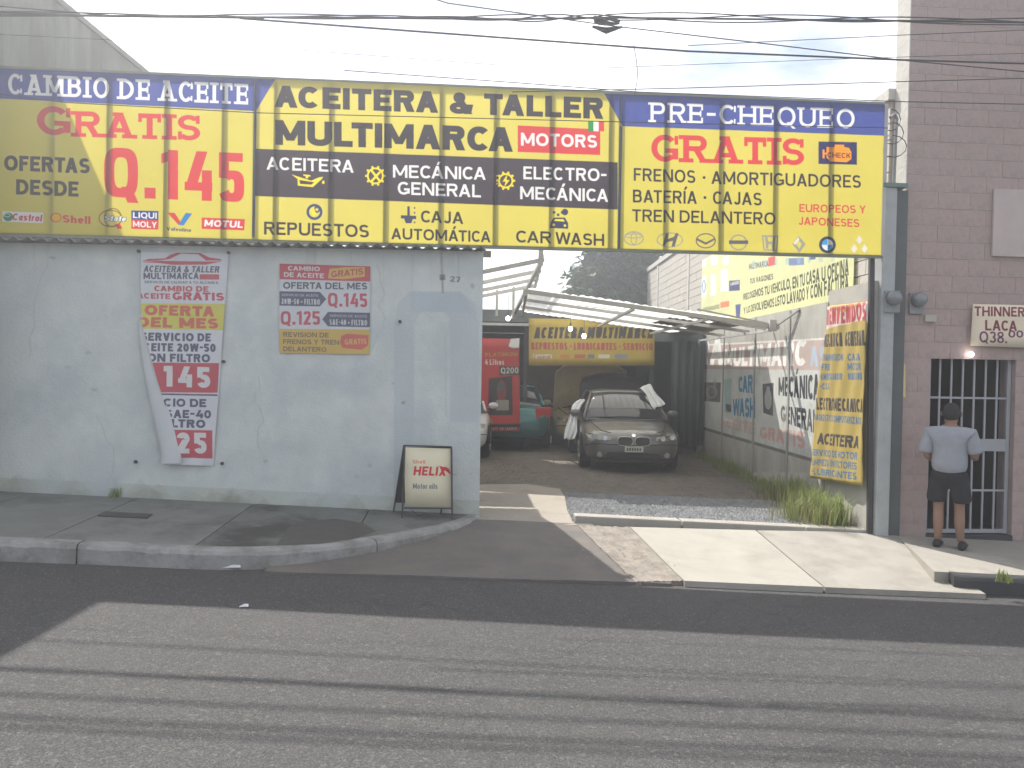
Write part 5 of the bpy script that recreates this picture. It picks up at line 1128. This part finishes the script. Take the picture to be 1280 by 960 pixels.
# ------------------------------------------------------------------ cars
M_gl = glass('tinted_car_glass', (.03, .035, .038), .04); M_tyre = M_black; M_rim = mat('alloy', (.45, .45, .46), .3, .05, metal=.9); M_chrome = mat('chrome', (.7, .7, .72), .12, 0, metal=1)
M_lens = glass('lamp_lens', (.30, .30, .28), .08); M_red = mat('tail_lamp_red', (.45, .02, .01), .2, .05, coat=.8); M_plate = mat('plate', (.55, .55, .5), .5)
M_grille = mat('dark_grille', (.02, .02, .02), .5)
def sedan(loc, rz, paint, label, lid=False, hood=False, plate='P'):
    E = empty('parked_car', loc, label, 'car', 'cars parked in the workshop yard', rz=rz)
    st = [(0.0, .52, .30, .56, .60), (.04, .70, .24, .60, .655), (.14, .82, .20, .66, .715), (.35, .87, .19, .705, .765), (.8, .89, .19, .79, .85), (1.22, .905, .19, .87, .925), (1.9, .91, .19, .90, .93), (3.2, .91, .19, .93, .95), (3.75, .905, .2, .95, .985), (4.3, .86, .24, .95, .99), (4.44, .80, .30, .86, .93), (4.5, .66, .36, .72, .78)]
    rings = []
    for y, w_, zb, zs, zt in st:
        half = [(0, zb), (w_ * .82, zb), (w_ * .965, zb + .09), (w_ * .995, zb + (zs - zb) * .5), (w_ * .985, zs - .09), (w_ * .93, zs - .01), (w_ * .62, zt - .012), (w_ * .30, zt), (0, zt + .004)]
        rings.append([Vector((x, y, z)) for x, z in half] + [Vector((-x, y, z)) for x, z in half[-2:0:-1]])
    MB().loft(rings).build('body', paint, E, smooth=True, subsurf=1, local=True)
    cr_ = [(1.12, .76, .91, .90), (1.45, .72, 1.13, 1.13), (1.95, .60, 1.38, 1.40), (2.5, .60, 1.42, 1.44), (3.05, .57, 1.37, 1.395), (3.45, .64, 1.14, 1.16), (3.82, .70, .97, .98)]
    rg = []
    for y, w_, zs, zt in cr_:
        wb_2 = .80; half = [(0, .86), (wb_2, .88), (wb_2 - (wb_2 - w_) * .5, .88 + (zs - .88) * .5), (w_, zs - .03), (w_ * .88, zs), (w_ * .4, zt), (0, zt)]
        rg.append([Vector((x, y, z)) for x, z in half] + [Vector((-x, y, z)) for x, z in half[-2:0:-1]])
    MB().loft(rg).build('windows', M_gl, E, smooth=True, local=True)
    rg = []
    for y, w_, z in ((1.93, .585, 1.385), (2.05, .60, 1.41), (2.5, .61, 1.435), (2.95, .59, 1.405), (3.1, .57, 1.375)):
        half = [(w_ + .015, z - .06), (w_ * .95, z - .01), (w_ * .5, z + .015), (0, z + .02)]
        rg.append([Vector((x, y, z2)) for x, z2 in half] + [Vector((-x, y, z2)) for x, z2 in half[-2::-1]])
    MB().loft(rg, close=False, cap=False).build('roof', paint, E, smooth=True, local=True).modifiers.new('t', 'SOLIDIFY').thickness = .02
    for s in (-1, 1):
        q = MB(); q.tube([(s * .80, 1.14, .90), (s * .715, 1.5, 1.14), (s * .595, 1.95, 1.385)], .028, 6); q.build('pillar', paint, E, smooth=True, local=True)
        q = MB(); q.tube([(s * .575, 3.08, 1.37), (s * .665, 3.45, 1.15), (s * .74, 3.8, .97)], .045, 6); q.build('pillar', paint, E, smooth=True, local=True)
        q = MB(); q.tube([(s * .755, 2.45, .92), (s * .62, 2.45, 1.40)], .03, 4); q.build('pillar', M_black, E, local=True)
        q = MB(); q.ball((s * .95, 1.42, 1.0), .11, 12, 8, (1, .55, .65)); q.tube([(s * .8, 1.42, .95), (s * .92, 1.42, .98)], .03, 6); q.build('mirror', paint, E, smooth=True, local=True)
        # headlight: housing, two round lamps
        hx = [(.40, .03, .585), (.62, .045, .59), (.80, .20, .615), (.835, .34, .665), (.78, .26, .70), (.58, .10, .665), (.41, .06, .648)]
        q = MB(); n = len(hx); q.v = [Vector((s * x, y - .022, z)) for x, y, z in hx] + [Vector((s * x, y + .1, z)) for x, y, z in hx]; q.f = [tuple(range(n))[::-1], tuple(range(n, 2 * n))] + [(k, (k + 1) % n, n + (k + 1) % n, n + k) for k in range(n)]
        hl = q.build('headlight', M_lens, E, local=True, bevel=.008)
        for lx, ly, lz_ in ((.51, .02, .622), (.68, .06, .645)): q = MB(); q.disc((s * lx, ly + .0, lz_), (s * .25, -1, .15), .045, .035, 16); q.build('lamp', M_chrome, hl, local=True)
        q = MB(); q.hexa([(s * .56, 4.50, .72), (s * .87, 4.36, .72), (s * .88, 4.1, .72), (s * .5, 4.3, .72), (s * .55, 4.50, .95), (s * .885, 4.38, .96), (s * .89, 4.1, .96), (s * .5, 4.3, .95)]); q.build('tail_light', M_red, E, local=True, bevel=.01)
        q = MB(); q.disc((s * .60, .055, .33), (0, -1, 0), .05, .03, 14); q.build('fog_light', M_lens, E, local=True)
        for y in (.82, 3.55):
            wq_ = MB(); x0, x1 = s * .70, s * .905; wq_.tube([(x0, y, .32), (x0 + s * .01, y, .32), (x1 - s * .02, y, .32), (x1, y, .32)], [.29, .32, .32, .29], 24); wh = wq_.build('wheel', M_tyre, E, smooth=False, local=True)
            q = MB(); q.disc((x1 - s * .01, y, .32), (s, 0, 0), .20, .014, 20)
            for k_ in range(5):
                a = k_ * 1.2566; q.tube([(x1 + s * .006, y, .32), (x1 + s * .010, y + .2 * math.cos(a), .32 + .2 * math.sin(a))], .018, 4)
            q.build('rim', M_rim, wh, local=True)
            q = MB(); pts = [(s * .912, y + .36 * math.cos(a * .2618), .30 + .37 * math.sin(a * .2618)) for a in range(13)]; q.tube(pts, .022, 5, cap=False); q.build('wheel_arch', M_black, E, local=True)
        q = MB()
        cx = s * .155; pts = [(cx + .135 * sgnp(math.cos(t)) * abs(math.cos(t)) ** .6, 0, .575 + .078 * sgnp(math.sin(t)) * abs(math.sin(t)) ** .6) for t in [k * .3927 for k in range(16)]]
        yk = lambda z: -.012 + (z - .575) * .25
        q.add([Vector((x, yk(z), z)) for x, _, z in pts] + [Vector((x, yk(z) + .1, z)) for x, _, z in pts], [tuple(range(16))[::-1]] + [(k, (k + 1) % 16, 16 + (k + 1) % 16, 16 + k) for k in range(16)])
        gr = q.build('grille', M_grille, E, local=True)
        q = MB(); q.tube([(x, yk(z) - .004, z) for x, _, z in pts + pts[:1]], .005, 5, cap=False); q.build('grille_rim', M_chrome, gr, local=True, smooth=True)
    q = MB(); q.hexa([(-.5, -.005, .27), (.5, -.005, .27), (.5, .15, .27), (-.5, .15, .27), (-.46, -.012, .37), (.46, -.012, .37), (.46, .15, .37), (-.46, .15, .37)]); q.build('intake', M_grille, E, local=True, bevel=.01)
    q = MB(); q.box(-.165, .165, -.05, -.03, .385, .49); pl_ = q.build('number_plate', M_plate, E, local=True)
    q = MB()
    for k_ in range(6): q.box(-.13 + k_ * .045, -.13 + k_ * .045 + .026, -.053, -.0502, .41, .46)
    q.build('plate_marks', M_grille, pl_, local=True)
    q = MB(); q.disc((0, .045, .672), (0, -1, .6), .036, .012, 16); q.build('badge', M_chrome, E, local=True)
    q = MB(); q.box(-.18, .18, 4.50, 4.515, .62, .73) if not lid else q.box(-.18, .18, 4.50, 4.515, .5, .6); q.build('rear_plate', M_plate, E, local=True)
    q = MB(); q.tube([(-.70, .06, .215), (-.4, .0, .21), (.4, .0, .21), (.70, .06, .215)], .025, 6); q.build('lower_lip', M_black, E, local=True)
    for s in (-1, 1):
        q = MB(); q.tube([(s * .40, .10, .712), (s * .56, .22, .745), (s * .66, .6, .822), (s * .72, 1.16, .905)], .006, 4); q.build('bonnet_seam', M_black, E, local=True)
        q = MB(); q.tube([(s * .912, 1.45, .28), (s * .915, 1.45, .6), (s * .87, 1.5, .86)], .005, 4); q.build('door_seam', M_black, E, local=True)
    q = MB(); q.tube([(-.86, .10, .50), (-.6, .0, .525), (0, -.045, .50), (.6, .0, .525), (.86, .10, .50)], .007, 4); q.build('bumper_seam', M_black, E, local=True)
    q = MB(); q.tube([(-.70, 1.16, .925), (0, 1.10, .945), (.70, 1.16, .925)], .016, 6); q.build('wiper_cowl', M_black, E, local=True)
    if lid:
        mb = MB()
        prof = [(3.86, 1.0), (3.96, 1.28), (4.07, 1.55), (4.14, 1.69), (4.04, 1.74)]
        for y, z in prof:
            for k_ in range(9): t = k_ / 4 - 1; mb.v.append(Vector((t * (.66 - .05 * (z > 1.6)), y - .04 * t * t, z - .09 * t * t * (z > 1.6) - .03 * t * t)))
        for j in range(len(prof) - 1):
            for k_ in range(8): k = j * 9 + k_; mb.f.append((k, k + 1, k + 10, k + 9))
        o = mb.build('boot_lid', M_black, E, smooth=True, local=True, fixn=False); o.modifiers.new('t', 'SOLIDIFY').thickness = .04
        q = MB(); q.tube([(-.66, 3.9, 1.02), (-.4, 3.86, 1.045), (.4, 3.86, 1.045), (.66, 3.9, 1.02)], .018, 6); q.build('boot_seal', paint, o, local=True)
    if hood:
        mb = MB(); prof = [(1.1, .98), (.98, 1.3), (.80, 1.66), (.62, 1.93), (.42, 2.02)]
        for y, z in prof:
            for k_ in range(9): t = k_ / 4 - 1; mb.v.append(Vector((t * .84, y, z - .25 * abs(t) ** 3)))
        for j in range(len(prof) - 1):
            for k_ in range(8): k = j * 9 + k_; mb.f.append((k, k + 1, k + 10, k + 9))
        o = mb.build('raised_bonnet', paint, E, smooth=True, local=True, fixn=False); o.modifiers.new('t', 'SOLIDIFY').thickness = .03
    return E
def sgnp(v): return 1 if v >= 0 else -1
def paint(name, col, rough=.25, metal=.3, dirt=(.2, .18, .15)): return mat(name, col, rough, .05, 4, metal=metal, coat=.5, dirt=dirt, dscale=3, dthr=(.55, .95), spec=.5)
P_grey = paint('dusty_dark_grey_paint', (.125, .124, .122), .30, .35)
bx, by = 2.19, 14.95
sedan((bx, by, zlot(bx) - .03), R(0), P_grey, 'dusty dark grey sedan parked nose out with its boot lid open', lid=True)
sedan((-.02, 22.6, zlot(0) - .03), R(180), paint('teal_paint', (.02, .13, .13), .25, .3), 'teal sedan seen from behind next to the red poster')
sedan((-1.33, 15.9, zlot(-1) - .03), R(0), paint('white_car_paint', (.6, .6, .6), .3, 0), 'white car mostly hidden behind the whitewashed wall')
sedan((1.93, 19.62, zlot(2) - .03), R(4), paint('beige_paint', (.78, .66, .36), .4, .0), 'beige car with raised bonnet inside the shed behind the grey sedan', hood=True)
# towels on the sedan
M_tow = mat('white_towel', (.68, .70, .72), .95, .08, 20, bump=.4, bscale=120)
def towel(name, pts, wdir, w0, w1, lab, amp=.02):
    mb = MB(); n = len(pts); m_ = 12
    for j, p in enumerate(pts):
        w_ = w0 + (w1 - w0) * j / (n - 1)
        for i_ in range(m_ + 1):
            a = i_ / m_ - .5; mb.v.append(Vector(p) + Vector(wdir) * (a * w_ * (1 + .25 * math.sin(j * 1.9))) + Vector((0, -1, .2)) * (amp * 1.3 * math.sin(i_ * 1.3 + j * .9) * (j / n + .4)) + Vector((random.uniform(-.012, .012), random.uniform(-.02, .01), random.uniform(-.02, .02) - .06 * a * a)))
    for j in range(n - 1):
        for i_ in range(m_): k = j * (m_ + 1) + i_; mb.f.append((k, k + 1, k + m_ + 2, k + m_ + 1))
    o = mb.build(name, M_tow, smooth=True, fixn=False); s_ = o.modifiers.new('t', 'SOLIDIFY'); s_.thickness = .012; u_ = o.modifiers.new('s', 'SUBSURF'); u_.levels = u_.render_levels = 1
    tag(o, lab, 'towel', 'towels left on the dark grey sedan')
towel('towel', [(bx + .48, by + 2.15, 1.56), (bx + .50, by + 1.95, 1.60), (bx + .54, by + 1.82, 1.50), (bx + .60, by + 1.68, 1.38), (bx + .66, by + 1.5, 1.27), (bx + .70, by + 1.4, 1.20)], (.85, .3, .35), .22, .26, 'crumpled white towel on the windscreen corner of the dark grey sedan', .025)
towel('towel', [(bx - .78, by + 1.9, 1.30), (bx - .88, by + 1.85, 1.22), (bx - .95, by + 1.6, 1.08), (bx - 1.00, by + 1.4, .92), (bx - 1.03, by + 1.3, .76), (bx - 1.06, by + 1.22, .62), (bx - 1.08, by + 1.2, .55)], (.9, -.4, 0), .16, .24, 'white towel hanging down beside the wing mirror of the dark grey sedan', .04)

# ------------------------------------------------------------------ person at the barred gate
def skinmesh(name, verts, edges, rad, mt, parent, sub=2, flat=None):
    me = bpy.data.meshes.new(name + '_rig'); me.from_pydata(verts, edges, []); o = bpy.data.objects.new(name + '_rig', me); C.objects.link(o)
    o.modifiers.new('sk', 'SKIN'); s_ = o.modifiers.new('s', 'SUBSURF'); s_.levels = s_.render_levels = sub
    for i_, r_ in enumerate(rad): me.skin_vertices[0].data[i_].radius = (r_, r_) if not isinstance(r_, tuple) else r_
    me.skin_vertices[0].data[0].use_root = True
    bpy.context.view_layer.update(); dg = bpy.context.evaluated_depsgraph_get(); m2 = bpy.data.meshes.new_from_object(o.evaluated_get(dg)); bpy.data.objects.remove(o)
    m2.materials.clear(); m2.materials.append(mt); m2.name = name
    for p in m2.polygons: p.use_smooth = True
    r_ = bpy.data.objects.new(name, m2); C.objects.link(r_); r_.parent = parent; return r_
M_skin = mat('skin', (.25, .145, .10), .6, .08, 8); M_shirt = mat('white_cotton', (.29, .305, .34), .95, .10, 9, bump=1.0, bscale=7); M_short = mat('black_shorts_cloth', (.018, .018, .022), .95, .2, 8, bump=.3, bscale=30); M_hair = mat('dark_hair', (.02, .016, .014), .8); M_shoe = mat('black_shoe', (.015, .015, .016), .6)
pg = ongz(1184, 684, wf); pg = Vector((pg.x, pg.y, zwalk(pg.x)))
pe = empty('person', (pg.x, pg.y, pg.z), 'person in white t-shirt and black shorts standing with back turned at the barred gate', 'person', rz=R(-32))
pe.scale = (1.05, 1.08, .945)
# local frame: facing +y, back to the street
V_ = [(0, 0, .90), (0, .0, 1.08), (0, .01, 1.25), (0, .0, 1.38), (0, .02, 1.47), (0, .055, 1.535), (0, .07, 1.60), (0, .065, 1.655),   # 0-7 pelvis .. crown
      (-.185, -.01, 1.37), (-.225, -.02, 1.10), (-.17, .19, 1.02), (-.15, .26, 1.05),   # left arm 8-11
      (.185, -.01, 1.37), (.235, .0, 1.11), (.23, .22, 1.06), (.22, .30, 1.10),     # right arm 12-15
      (-.09, 0, .84), (-.095, .01, .48), (-.09, -.03, .30), (-.09, -.03, .09), (-.10, .10, .04),
      (.09, 0, .84), (.105, .03, .48), (.11, .0, .30), (.125, .0, .09), (.16, .12, .04)]
E_ = [(0, 1), (1, 2), (2, 3), (3, 4), (4, 5), (5, 6), (6, 7), (3, 8), (8, 9), (9, 10), (10, 11), (3, 12), (12, 13), (13, 14), (14, 15), (0, 16), (16, 17), (17, 18), (18, 19), (19, 20), (0, 21), (21, 22), (22, 23), (23, 24), (24, 25)]
rad = [(.15, .11), (.145, .105), (.155, .11), (.14, .09), (.055, .055), (.075, .085), (.083, .10), (.06, .075), .06, .045, .034, .028, .06, .045, .034, .028, .085, .056, .058, .036, .035, .085, .056, .058, .036, .035]
body = skinmesh('body', V_, E_, rad, M_skin, pe)
for s, wr in ((-1, Vector((-.15, .26, 1.05))), (1, Vector((.22, .30, 1.10)))):
    hv = [wr, wr + Vector((0, .05, .01)), wr + Vector((0, .085, .01))]; he = [(0, 1), (1, 2)]; hr = [.026, (.036, .018), (.03, .016)]
    for f_ in range(4):
        b0 = wr + Vector(((f_ - 1.5) * .019, .085, .01)); ln = (.068, .078, .074, .058)[f_]; k = len(hv)
        hv += [b0, b0 + Vector(((f_ - 1.5) * .003, ln * .5, -.006)), b0 + Vector(((f_ - 1.5) * .003, ln * .85, -.035))]; he += [(2, k), (k, k + 1), (k + 1, k + 2)]; hr += [.010, .009, .008]
    k = len(hv); hv += [wr + Vector((-s * .032, .03, .005)), wr + Vector((-s * .05, .065, -.005)), wr + Vector((-s * .045, .09, -.015))]; he += [(0, k), (k, k + 1), (k + 1, k + 2)]; hr += [.012, .011, .009]
    skinmesh('hand', hv, he, hr, M_skin, pe, sub=1)
sv = [(0, -.005, .84), (0, -.005, 1.08), (0, 0, 1.25), (0, -.005, 1.385), (0, .01, 1.45), (-.195, -.01, 1.375), (-.228, -.02, 1.16), (-.235, -.02, 1.12), (.195, -.01, 1.375), (.235, 0, 1.17), (.242, 0, 1.13)]
se = [(0, 1), (1, 2), (2, 3), (3, 4), (3, 5), (5, 6), (6, 7), (3, 8), (8, 9), (9, 10)]
skinmesh('shirt', sv, se, [(.20, .155), (.19, .15), (.19, .145), (.165, .115), (.075, .075), .085, .083, .08, .085, .083, .08], M_shirt, pe)
hv = [(0, 0, .98), (0, 0, .87), (-.105, 0, .80), (-.118, .005, .60), (-.12, .005, .53), (.105, 0, .80), (.125, .015, .60), (.128, .02, .53)]
skinmesh('shorts', hv, [(0, 1), (1, 2), (2, 3), (3, 4), (1, 5), (5, 6), (6, 7)], [(.175, .135), (.17, .135), .105, .108, .108, .105, .108, .108], M_short, pe)
q = MB(); q.ball((0, .05, 1.612), .106, 20, 14, (.80, 1.0, 1.22)); hr_ = q.build('hair', M_hair, pe, smooth=True, local=True, subsurf=1)
hm = hr_.data
for v in hm.vertices:
    if v.co.y > .10 and v.co.z < 1.66: v.co.y = .10 - (v.co.y - .10) * .3
    if v.co.z < 1.53: v.co.z = 1.53; v.co.x *= .85
    v.co += Vector((random.uniform(-.004, .004), random.uniform(-.006, .004), random.uniform(-.004, .004)))
for s in (-1, 1):
    q = MB(); q.ball((s * .098, .075, 1.60), .03, 10, 8, (.35, .7, 1.1)); q.build('ear', M_skin, pe, smooth=True, local=True)
    fx = -.095 if s < 0 else .145; fy = 0.0
    q = MB(); rg = []
    for y, w_, h_ in ((-.09, .03, .05), (-.075, .04, .085), (.0, .045, .095), (.08, .05, .07), (.16, .05, .05), (.20, .035, .03)):
        rg.append([Vector((fx + w_ * math.cos(a * .628) + .0, fy + y - .02, max(0.0, h_ * .5 + h_ * .55 * math.sin(a * .628)))) for a in range(10)])
    q.loft(rg); q.build('shoe', M_shoe, pe, smooth=True, local=True)

# ------------------------------------------------------------------ tree behind the shed
M_leaf = [mat('leaf_%s' % n_, c_, .6, .25, 3) for n_, c_ in (('dark', (.028, .080, .020)), ('mid', (.045, .11, .028)), ('olive', (.11, .13, .05)))]
tr = empty('conifer_tree', (4.6, 37, 0), 'dark broad conifer rising behind the shed roof left of the block building', 'tree')
q = MB(); q.tube([(4.6, 37, 0), (4.7, 37, 3), (4.5, 37.1, 6), (4.8, 37, 9)], [.32, .26, .16, .05], 10); q.build('trunk', mat('bark', (.09, .07, .055), .95, .3, 6, bump=.8), tr)
lim = MB(); clumps = []
for k_ in range(380):
    h_ = random.uniform(2.6, 8.6); a = random.uniform(0, 6.283); rr_ = (9.6 - h_) * .55 * random.uniform(.55, 1.1); c_ = Vector((4.6 + rr_ * math.cos(a), 37 + rr_ * math.sin(a) * .8, h_ + random.uniform(-.2, .3) - rr_ * .08)); clumps.append((c_, random.uniform(.3, .6)))
    if k_ < 60: lim.tube([(4.6, 37, h_ - .5), ((4.6 + c_.x) / 2, (37 + c_.y) / 2, h_ - .2), tuple(c_)], [.06, .04, .015], 5)
lim.build('limbs', bpy.data.materials['bark'], tr)
cr3 = [MB(), MB(), MB()]
for c_, r_ in clumps:
    for _ in range(120):
        d_ = Vector((random.gauss(0, 1), random.gauss(0, 1), random.gauss(0, .6))) * r_ * .6; p = c_ + d_; which = 2 if (p.z < 4.6 and random.random() < .7) else random.choice((0, 0, 1))
        s_ = random.uniform(.12, .26); a = Vector((random.uniform(-1, 1), random.uniform(-1, 1), random.uniform(-.6, .6))).normalized() * s_; b = a.cross(Vector((random.uniform(-1, 1), random.uniform(-1, 1), 1))).normalized() * s_ * .5
        cr3[which].add([p - a, p + b, p + a * 1.3, p - b], [(0, 1, 2, 3)])
for mt in M_leaf: translucent(mt, .15)
for m_, mt in zip(cr3, M_leaf): m_.build('crown', mt, tr, fixn=False)

tr.scale = (.84, .84, .84); tr.location = (3.85, 31, 0)
# ------------------------------------------------------------------ grass and weeds
M_gr = translucent(mat('grass_blade', (.23, .28, .085), .6, .35, 2), .35); M_gr2 = translucent(mat('dry_grass_blade', (.24, .22, .09), .7, .3, 2), .3)
def tuft(mb, c_, n, h_, sp_, zf=zlot):
    for _ in range(n):
        x = c_[0] + random.gauss(0, sp_); y = c_[1] + random.gauss(0, sp_ * 1.2)
        if x > XR - .02: x = XR - .02 - random.uniform(0, .2)
        z = zf(x) - .03; hh = h_ * random.uniform(.4, 1.1); a = random.uniform(0, 6.283); l_ = hh * random.uniform(.1, .6); w_ = random.uniform(.003, .008) 
        dx, dy = math.cos(a) * l_, math.sin(a) * l_; px_, py_ = -math.sin(a) * w_, math.cos(a) * w_
        mb.add([(x - px_, y - py_, z), (x + px_, y + py_, z), (x + dx * .35 + px_ * .8, y + dy * .35 + py_ * .8, z + hh * .6), (x + dx * .35 - px_ * .8, y + dy * .35 - py_ * .8, z + hh * .6), (x + dx, y + dy, z + hh * (1 - .3 * l_ / hh))], [(0, 1, 2, 3), (3, 2, 4)])
g1 = MB(); g2 = MB()
for _ in range(34):
    y = random.uniform(10.3, 12.4); x = XR - abs(random.gauss(0, .28)) - .04 - (.1 if y < 11.2 else 0); tuft(g1, (x, y), 50, .42 * (1.1 - .35 * (XR - x)), .07)
    tuft(g2, (x - .08, y), 18, .34, .12)
tag(g1.build('grass', M_gr, fixn=False), 'tall bright grass at the foot of the welcome banner', 'grass', kind='stuff')
tag(g2.build('dry_grass', M_gr2, fixn=False), 'short dry grass fringe where the gravel meets the tall grass', 'grass', kind='stuff')
g3 = MB()
for _ in range(50):
    y = random.uniform(12.4, 18.2); tuft(g3, (XR - abs(random.gauss(0, .15)) - .03, y), 30, random.uniform(.1, .3), .08)
tag(g3.build('shaded_grass', M_gr, fixn=False), 'low weeds along the shaded foot of the painted wall', 'grass', kind='stuff')
def weed(c_, h_, n, lab, zf):
    mb = MB(); tuft(mb, (0, 0), n, h_, .03, zf=lambda x: .03); mb.v = [v + Vector(c_) for v in mb.v]; tag(mb.build('weed', M_gr, fixn=False), lab, 'weed')
w1 = ongz(1253, 727, wf); weed((w1.x, w1.y, zwalk(w1.x)), .13, 60, 'small green weed growing on the dark kerb at the right edge', wf)
w2 = fac(143, 622, .04); weed((w2.x, w2.y, zwalk(w2.x)), .14, 40, 'small weed at the foot of the whitewashed wall', wf)

# ------------------------------------------------------------------ overhead cables
def cable(pts, Y, r_, lab, sag=.0, n=24, extra=0):
    P = []
    if not isinstance(Y, tuple): Y = (Y - .6, Y + .6)
    ps = [atY(x, y, Y if not isinstance(Y, tuple) else Y[0] + (Y[1] - Y[0]) * (x + 200) / 1700) for x, y in pts]
    for a, b in zip(ps, ps[1:]):
        for k_ in range(n): t = k_ / n; p = a.lerp(b, t); p.z -= sag * 4 * t * (1 - t); P.append(p)
    P.append(ps[-1]); q = MB(); q.tube(P, r_, 6)
    if extra:
        for e_ in range(extra):
            q.tube([p + Vector((0, .03 * math.sin(i_ * .25 + e_ * 2), .025 * math.cos(i_ * .21 + e_ * 2) + .01 * e_)) for i_, p in enumerate(P)], r_ * .7, 5)
    tag(q.build('overhead_cable', M_cable), lab, 'cable', 'overhead cables crossing the street front')
cable([(-420, 12), (200, 21), (420, 22), (640, 24), (760, 22), (1130, 26), (1700, 34)], 8.45, .010, 'thick twisted bundle of black cables crossing the whole top of the sky', extra=3)
cable([(-420, -20), (0, 8), (160, 21), (330, 23)], 8.5, .006, 'thin cable joining the thick bundle from the upper left')
cable([(300, 23), (640, 48), (860, 64), (1130, 75), (1700, 92)], 8.9, .010, 'black cable branching below the bundle and running down to the right')
cable([(420, -40), (560, 4), (640, 15), (770, 33), (960, 55), (1125, 75), (1500, 110)], 8.7, .006, 'thin cable running from the top centre through the splice to the right')
cable([(860, 57), (1125, 44), (1700, 20)], 9.0, .004, 'thin cable rising to the right under the bundle')
cable([(-420, 24), (0, 43), (340, 60), (700, 87)], 9.2, .003, 'very thin cable passing over the weathered house wall')
cable([(700, 87), (1070, 73), (1500, 60)], 9.2, .003, 'very thin cable rising to the paint shop front')
cable([(430, 88), (640, 103), (800, 115), (1125, 127), (1500, 135)], 9.35, .005, 'thin cable just above the top edge of the sign')
cable([(640, 115), (860, 110), (1128, 102), (1500, 92)], 9.3, .005, 'thin cable crossing just above the right end of the sign')
cable([(-420, 95), (0, 118), (80, 128), (320, 141), (760, 152), (1110, 160)], 9.42, .005, 'thin cable hanging in front of the sign lettering')
for k_, (yy, zz) in enumerate(((9.02, 7.0), (9.28, 7.0), (8.95, 7.06), (9.1, 7.12), (10.1, 7.0), (9.15, 7.2), (9.7, 7.1))):
    q = MB(); q.tube([(-14 + t * 1.5, yy + .085 * (-14 + t * 1.5), zz - .02 * abs(t - 10)) for t in range(21)], (.018, .018, .017, .014, .012, .015, .016)[k_], 6); tag(q.build('overhead_cable', M_cable), 'street cable strung high above the road, number'.replace('number', ['second nearest the camera', 'fifth from the camera', 'nearest the camera', 'third from the camera', 'farthest, over the wall', 'topmost of all', 'just before the farthest'][k_]), 'cable', 'cables above the frame')
q = MB(); base = atY(758, 27, 8.45)
for k_ in range(5): q.tube([base + Vector((.13 * math.cos(t + k_), .02 * k_ - .05, .035 * math.sin(t * 1.0 + k_ * .7) - .02 + .012 * k_)) for t in [j * .5 for j in range(13)]], .008, 5)
q.tube([base + Vector((-.14, 0, -.05)), base + Vector((0, 0, -.09)), base + Vector((.16, 0, -.05))], [.012, .035, .01], 8)
tag(q.build('cable_splice', M_cable), 'knotted splice with wrapped tape on the overhead cable bundle', 'cable')
q = MB(); q.tube([atY(x, y, 9.0) for x, y in ((792, 56), (795, 72), (797, 90), (796, 104), (793, 118))], .004, 5); tag(q.build('loose_wire', M_cable), 'short loose wire dangling above the sign', 'wire')

# ------------------------------------------------------------------ litter on the road
M_lit = mat('litter', (.55, .55, .56), .8, .1)
for x, y, w_, d_, lab in ((86, 698, .12, .05, 'flattened white wrapper in the gutter at the left'), (290, 711, .16, .04, 'pale scrap of paper on the shaded road near the kerb'), (362, 702, .06, .04, 'small white scrap against the kerb'), (305, 760.5, .07, .03, 'tiny white scrap at the edge of the long shadow')):
    p = ongz(x, y, lambda p: zroad(p[0])); q = MB(); z = zroad(p.x) + .012
    q.add([(p.x - w_ / 2, p.y - d_ / 2, z), (p.x + w_ / 2, p.y - d_ / 3, z + .004), (p.x + w_ * .4, p.y + d_ / 2, z + .018), (p.x - w_ * .45, p.y + d_ / 2, z + .003), (p.x, p.y, z + .022)], [(0, 1, 4), (1, 2, 4), (2, 3, 4), (3, 0, 4)]); o = q.build('litter', M_lit); tag(o, lab, 'litter')
mb = MB()
for _ in range(900):
    u = random.uniform(-7, 7); v = KV + abs(random.gauss(0, 2.0)); p = S(u, v, 0); s_ = random.uniform(.002, .007); z = zroad(p.x) + .015 * math.sin(p.x * .9 + v) * .3 + .002
    mb.add([(p.x - s_, p.y, z), (p.x, p.y - s_, z), (p.x + s_, p.y, z), (p.x, p.y + s_, z), (p.x, p.y, z + s_)], [(0, 1, 4), (1, 2, 4), (2, 3, 4), (3, 0, 4)])
tag(mb.build('road_grit', mat('grit', (.22, .21, .19), .9), fixn=False), 'fine grit scattered over the asphalt', 'grit', kind='stuff')

# ------------------------------------------------------------------ haze volume added to imitate veiling glare
HZ = 0.0115
if HZ > 0:
    q = MB(); q.box(-30, 30, -14, 60, -6, 10.5); hz = q.build('haze', None, fixn=True) if 0 else None
    m = bpy.data.materials.new('glare_haze'); m.use_nodes = True; m.node_tree.nodes.clear(); o_ = m.node_tree.nodes.new('ShaderNodeOutputMaterial'); pv = m.node_tree.nodes.new('ShaderNodeVolumePrincipled')
    pv.inputs['Density'].default_value = HZ; pv.inputs['Color'].default_value = (.93, .95, 1, 1); pv.inputs['Anisotropy'].default_value = .7; m.node_tree.links.new(pv.outputs[0], o_.inputs['Volume'])
    tag(q.build('haze', m), kind='stuff')
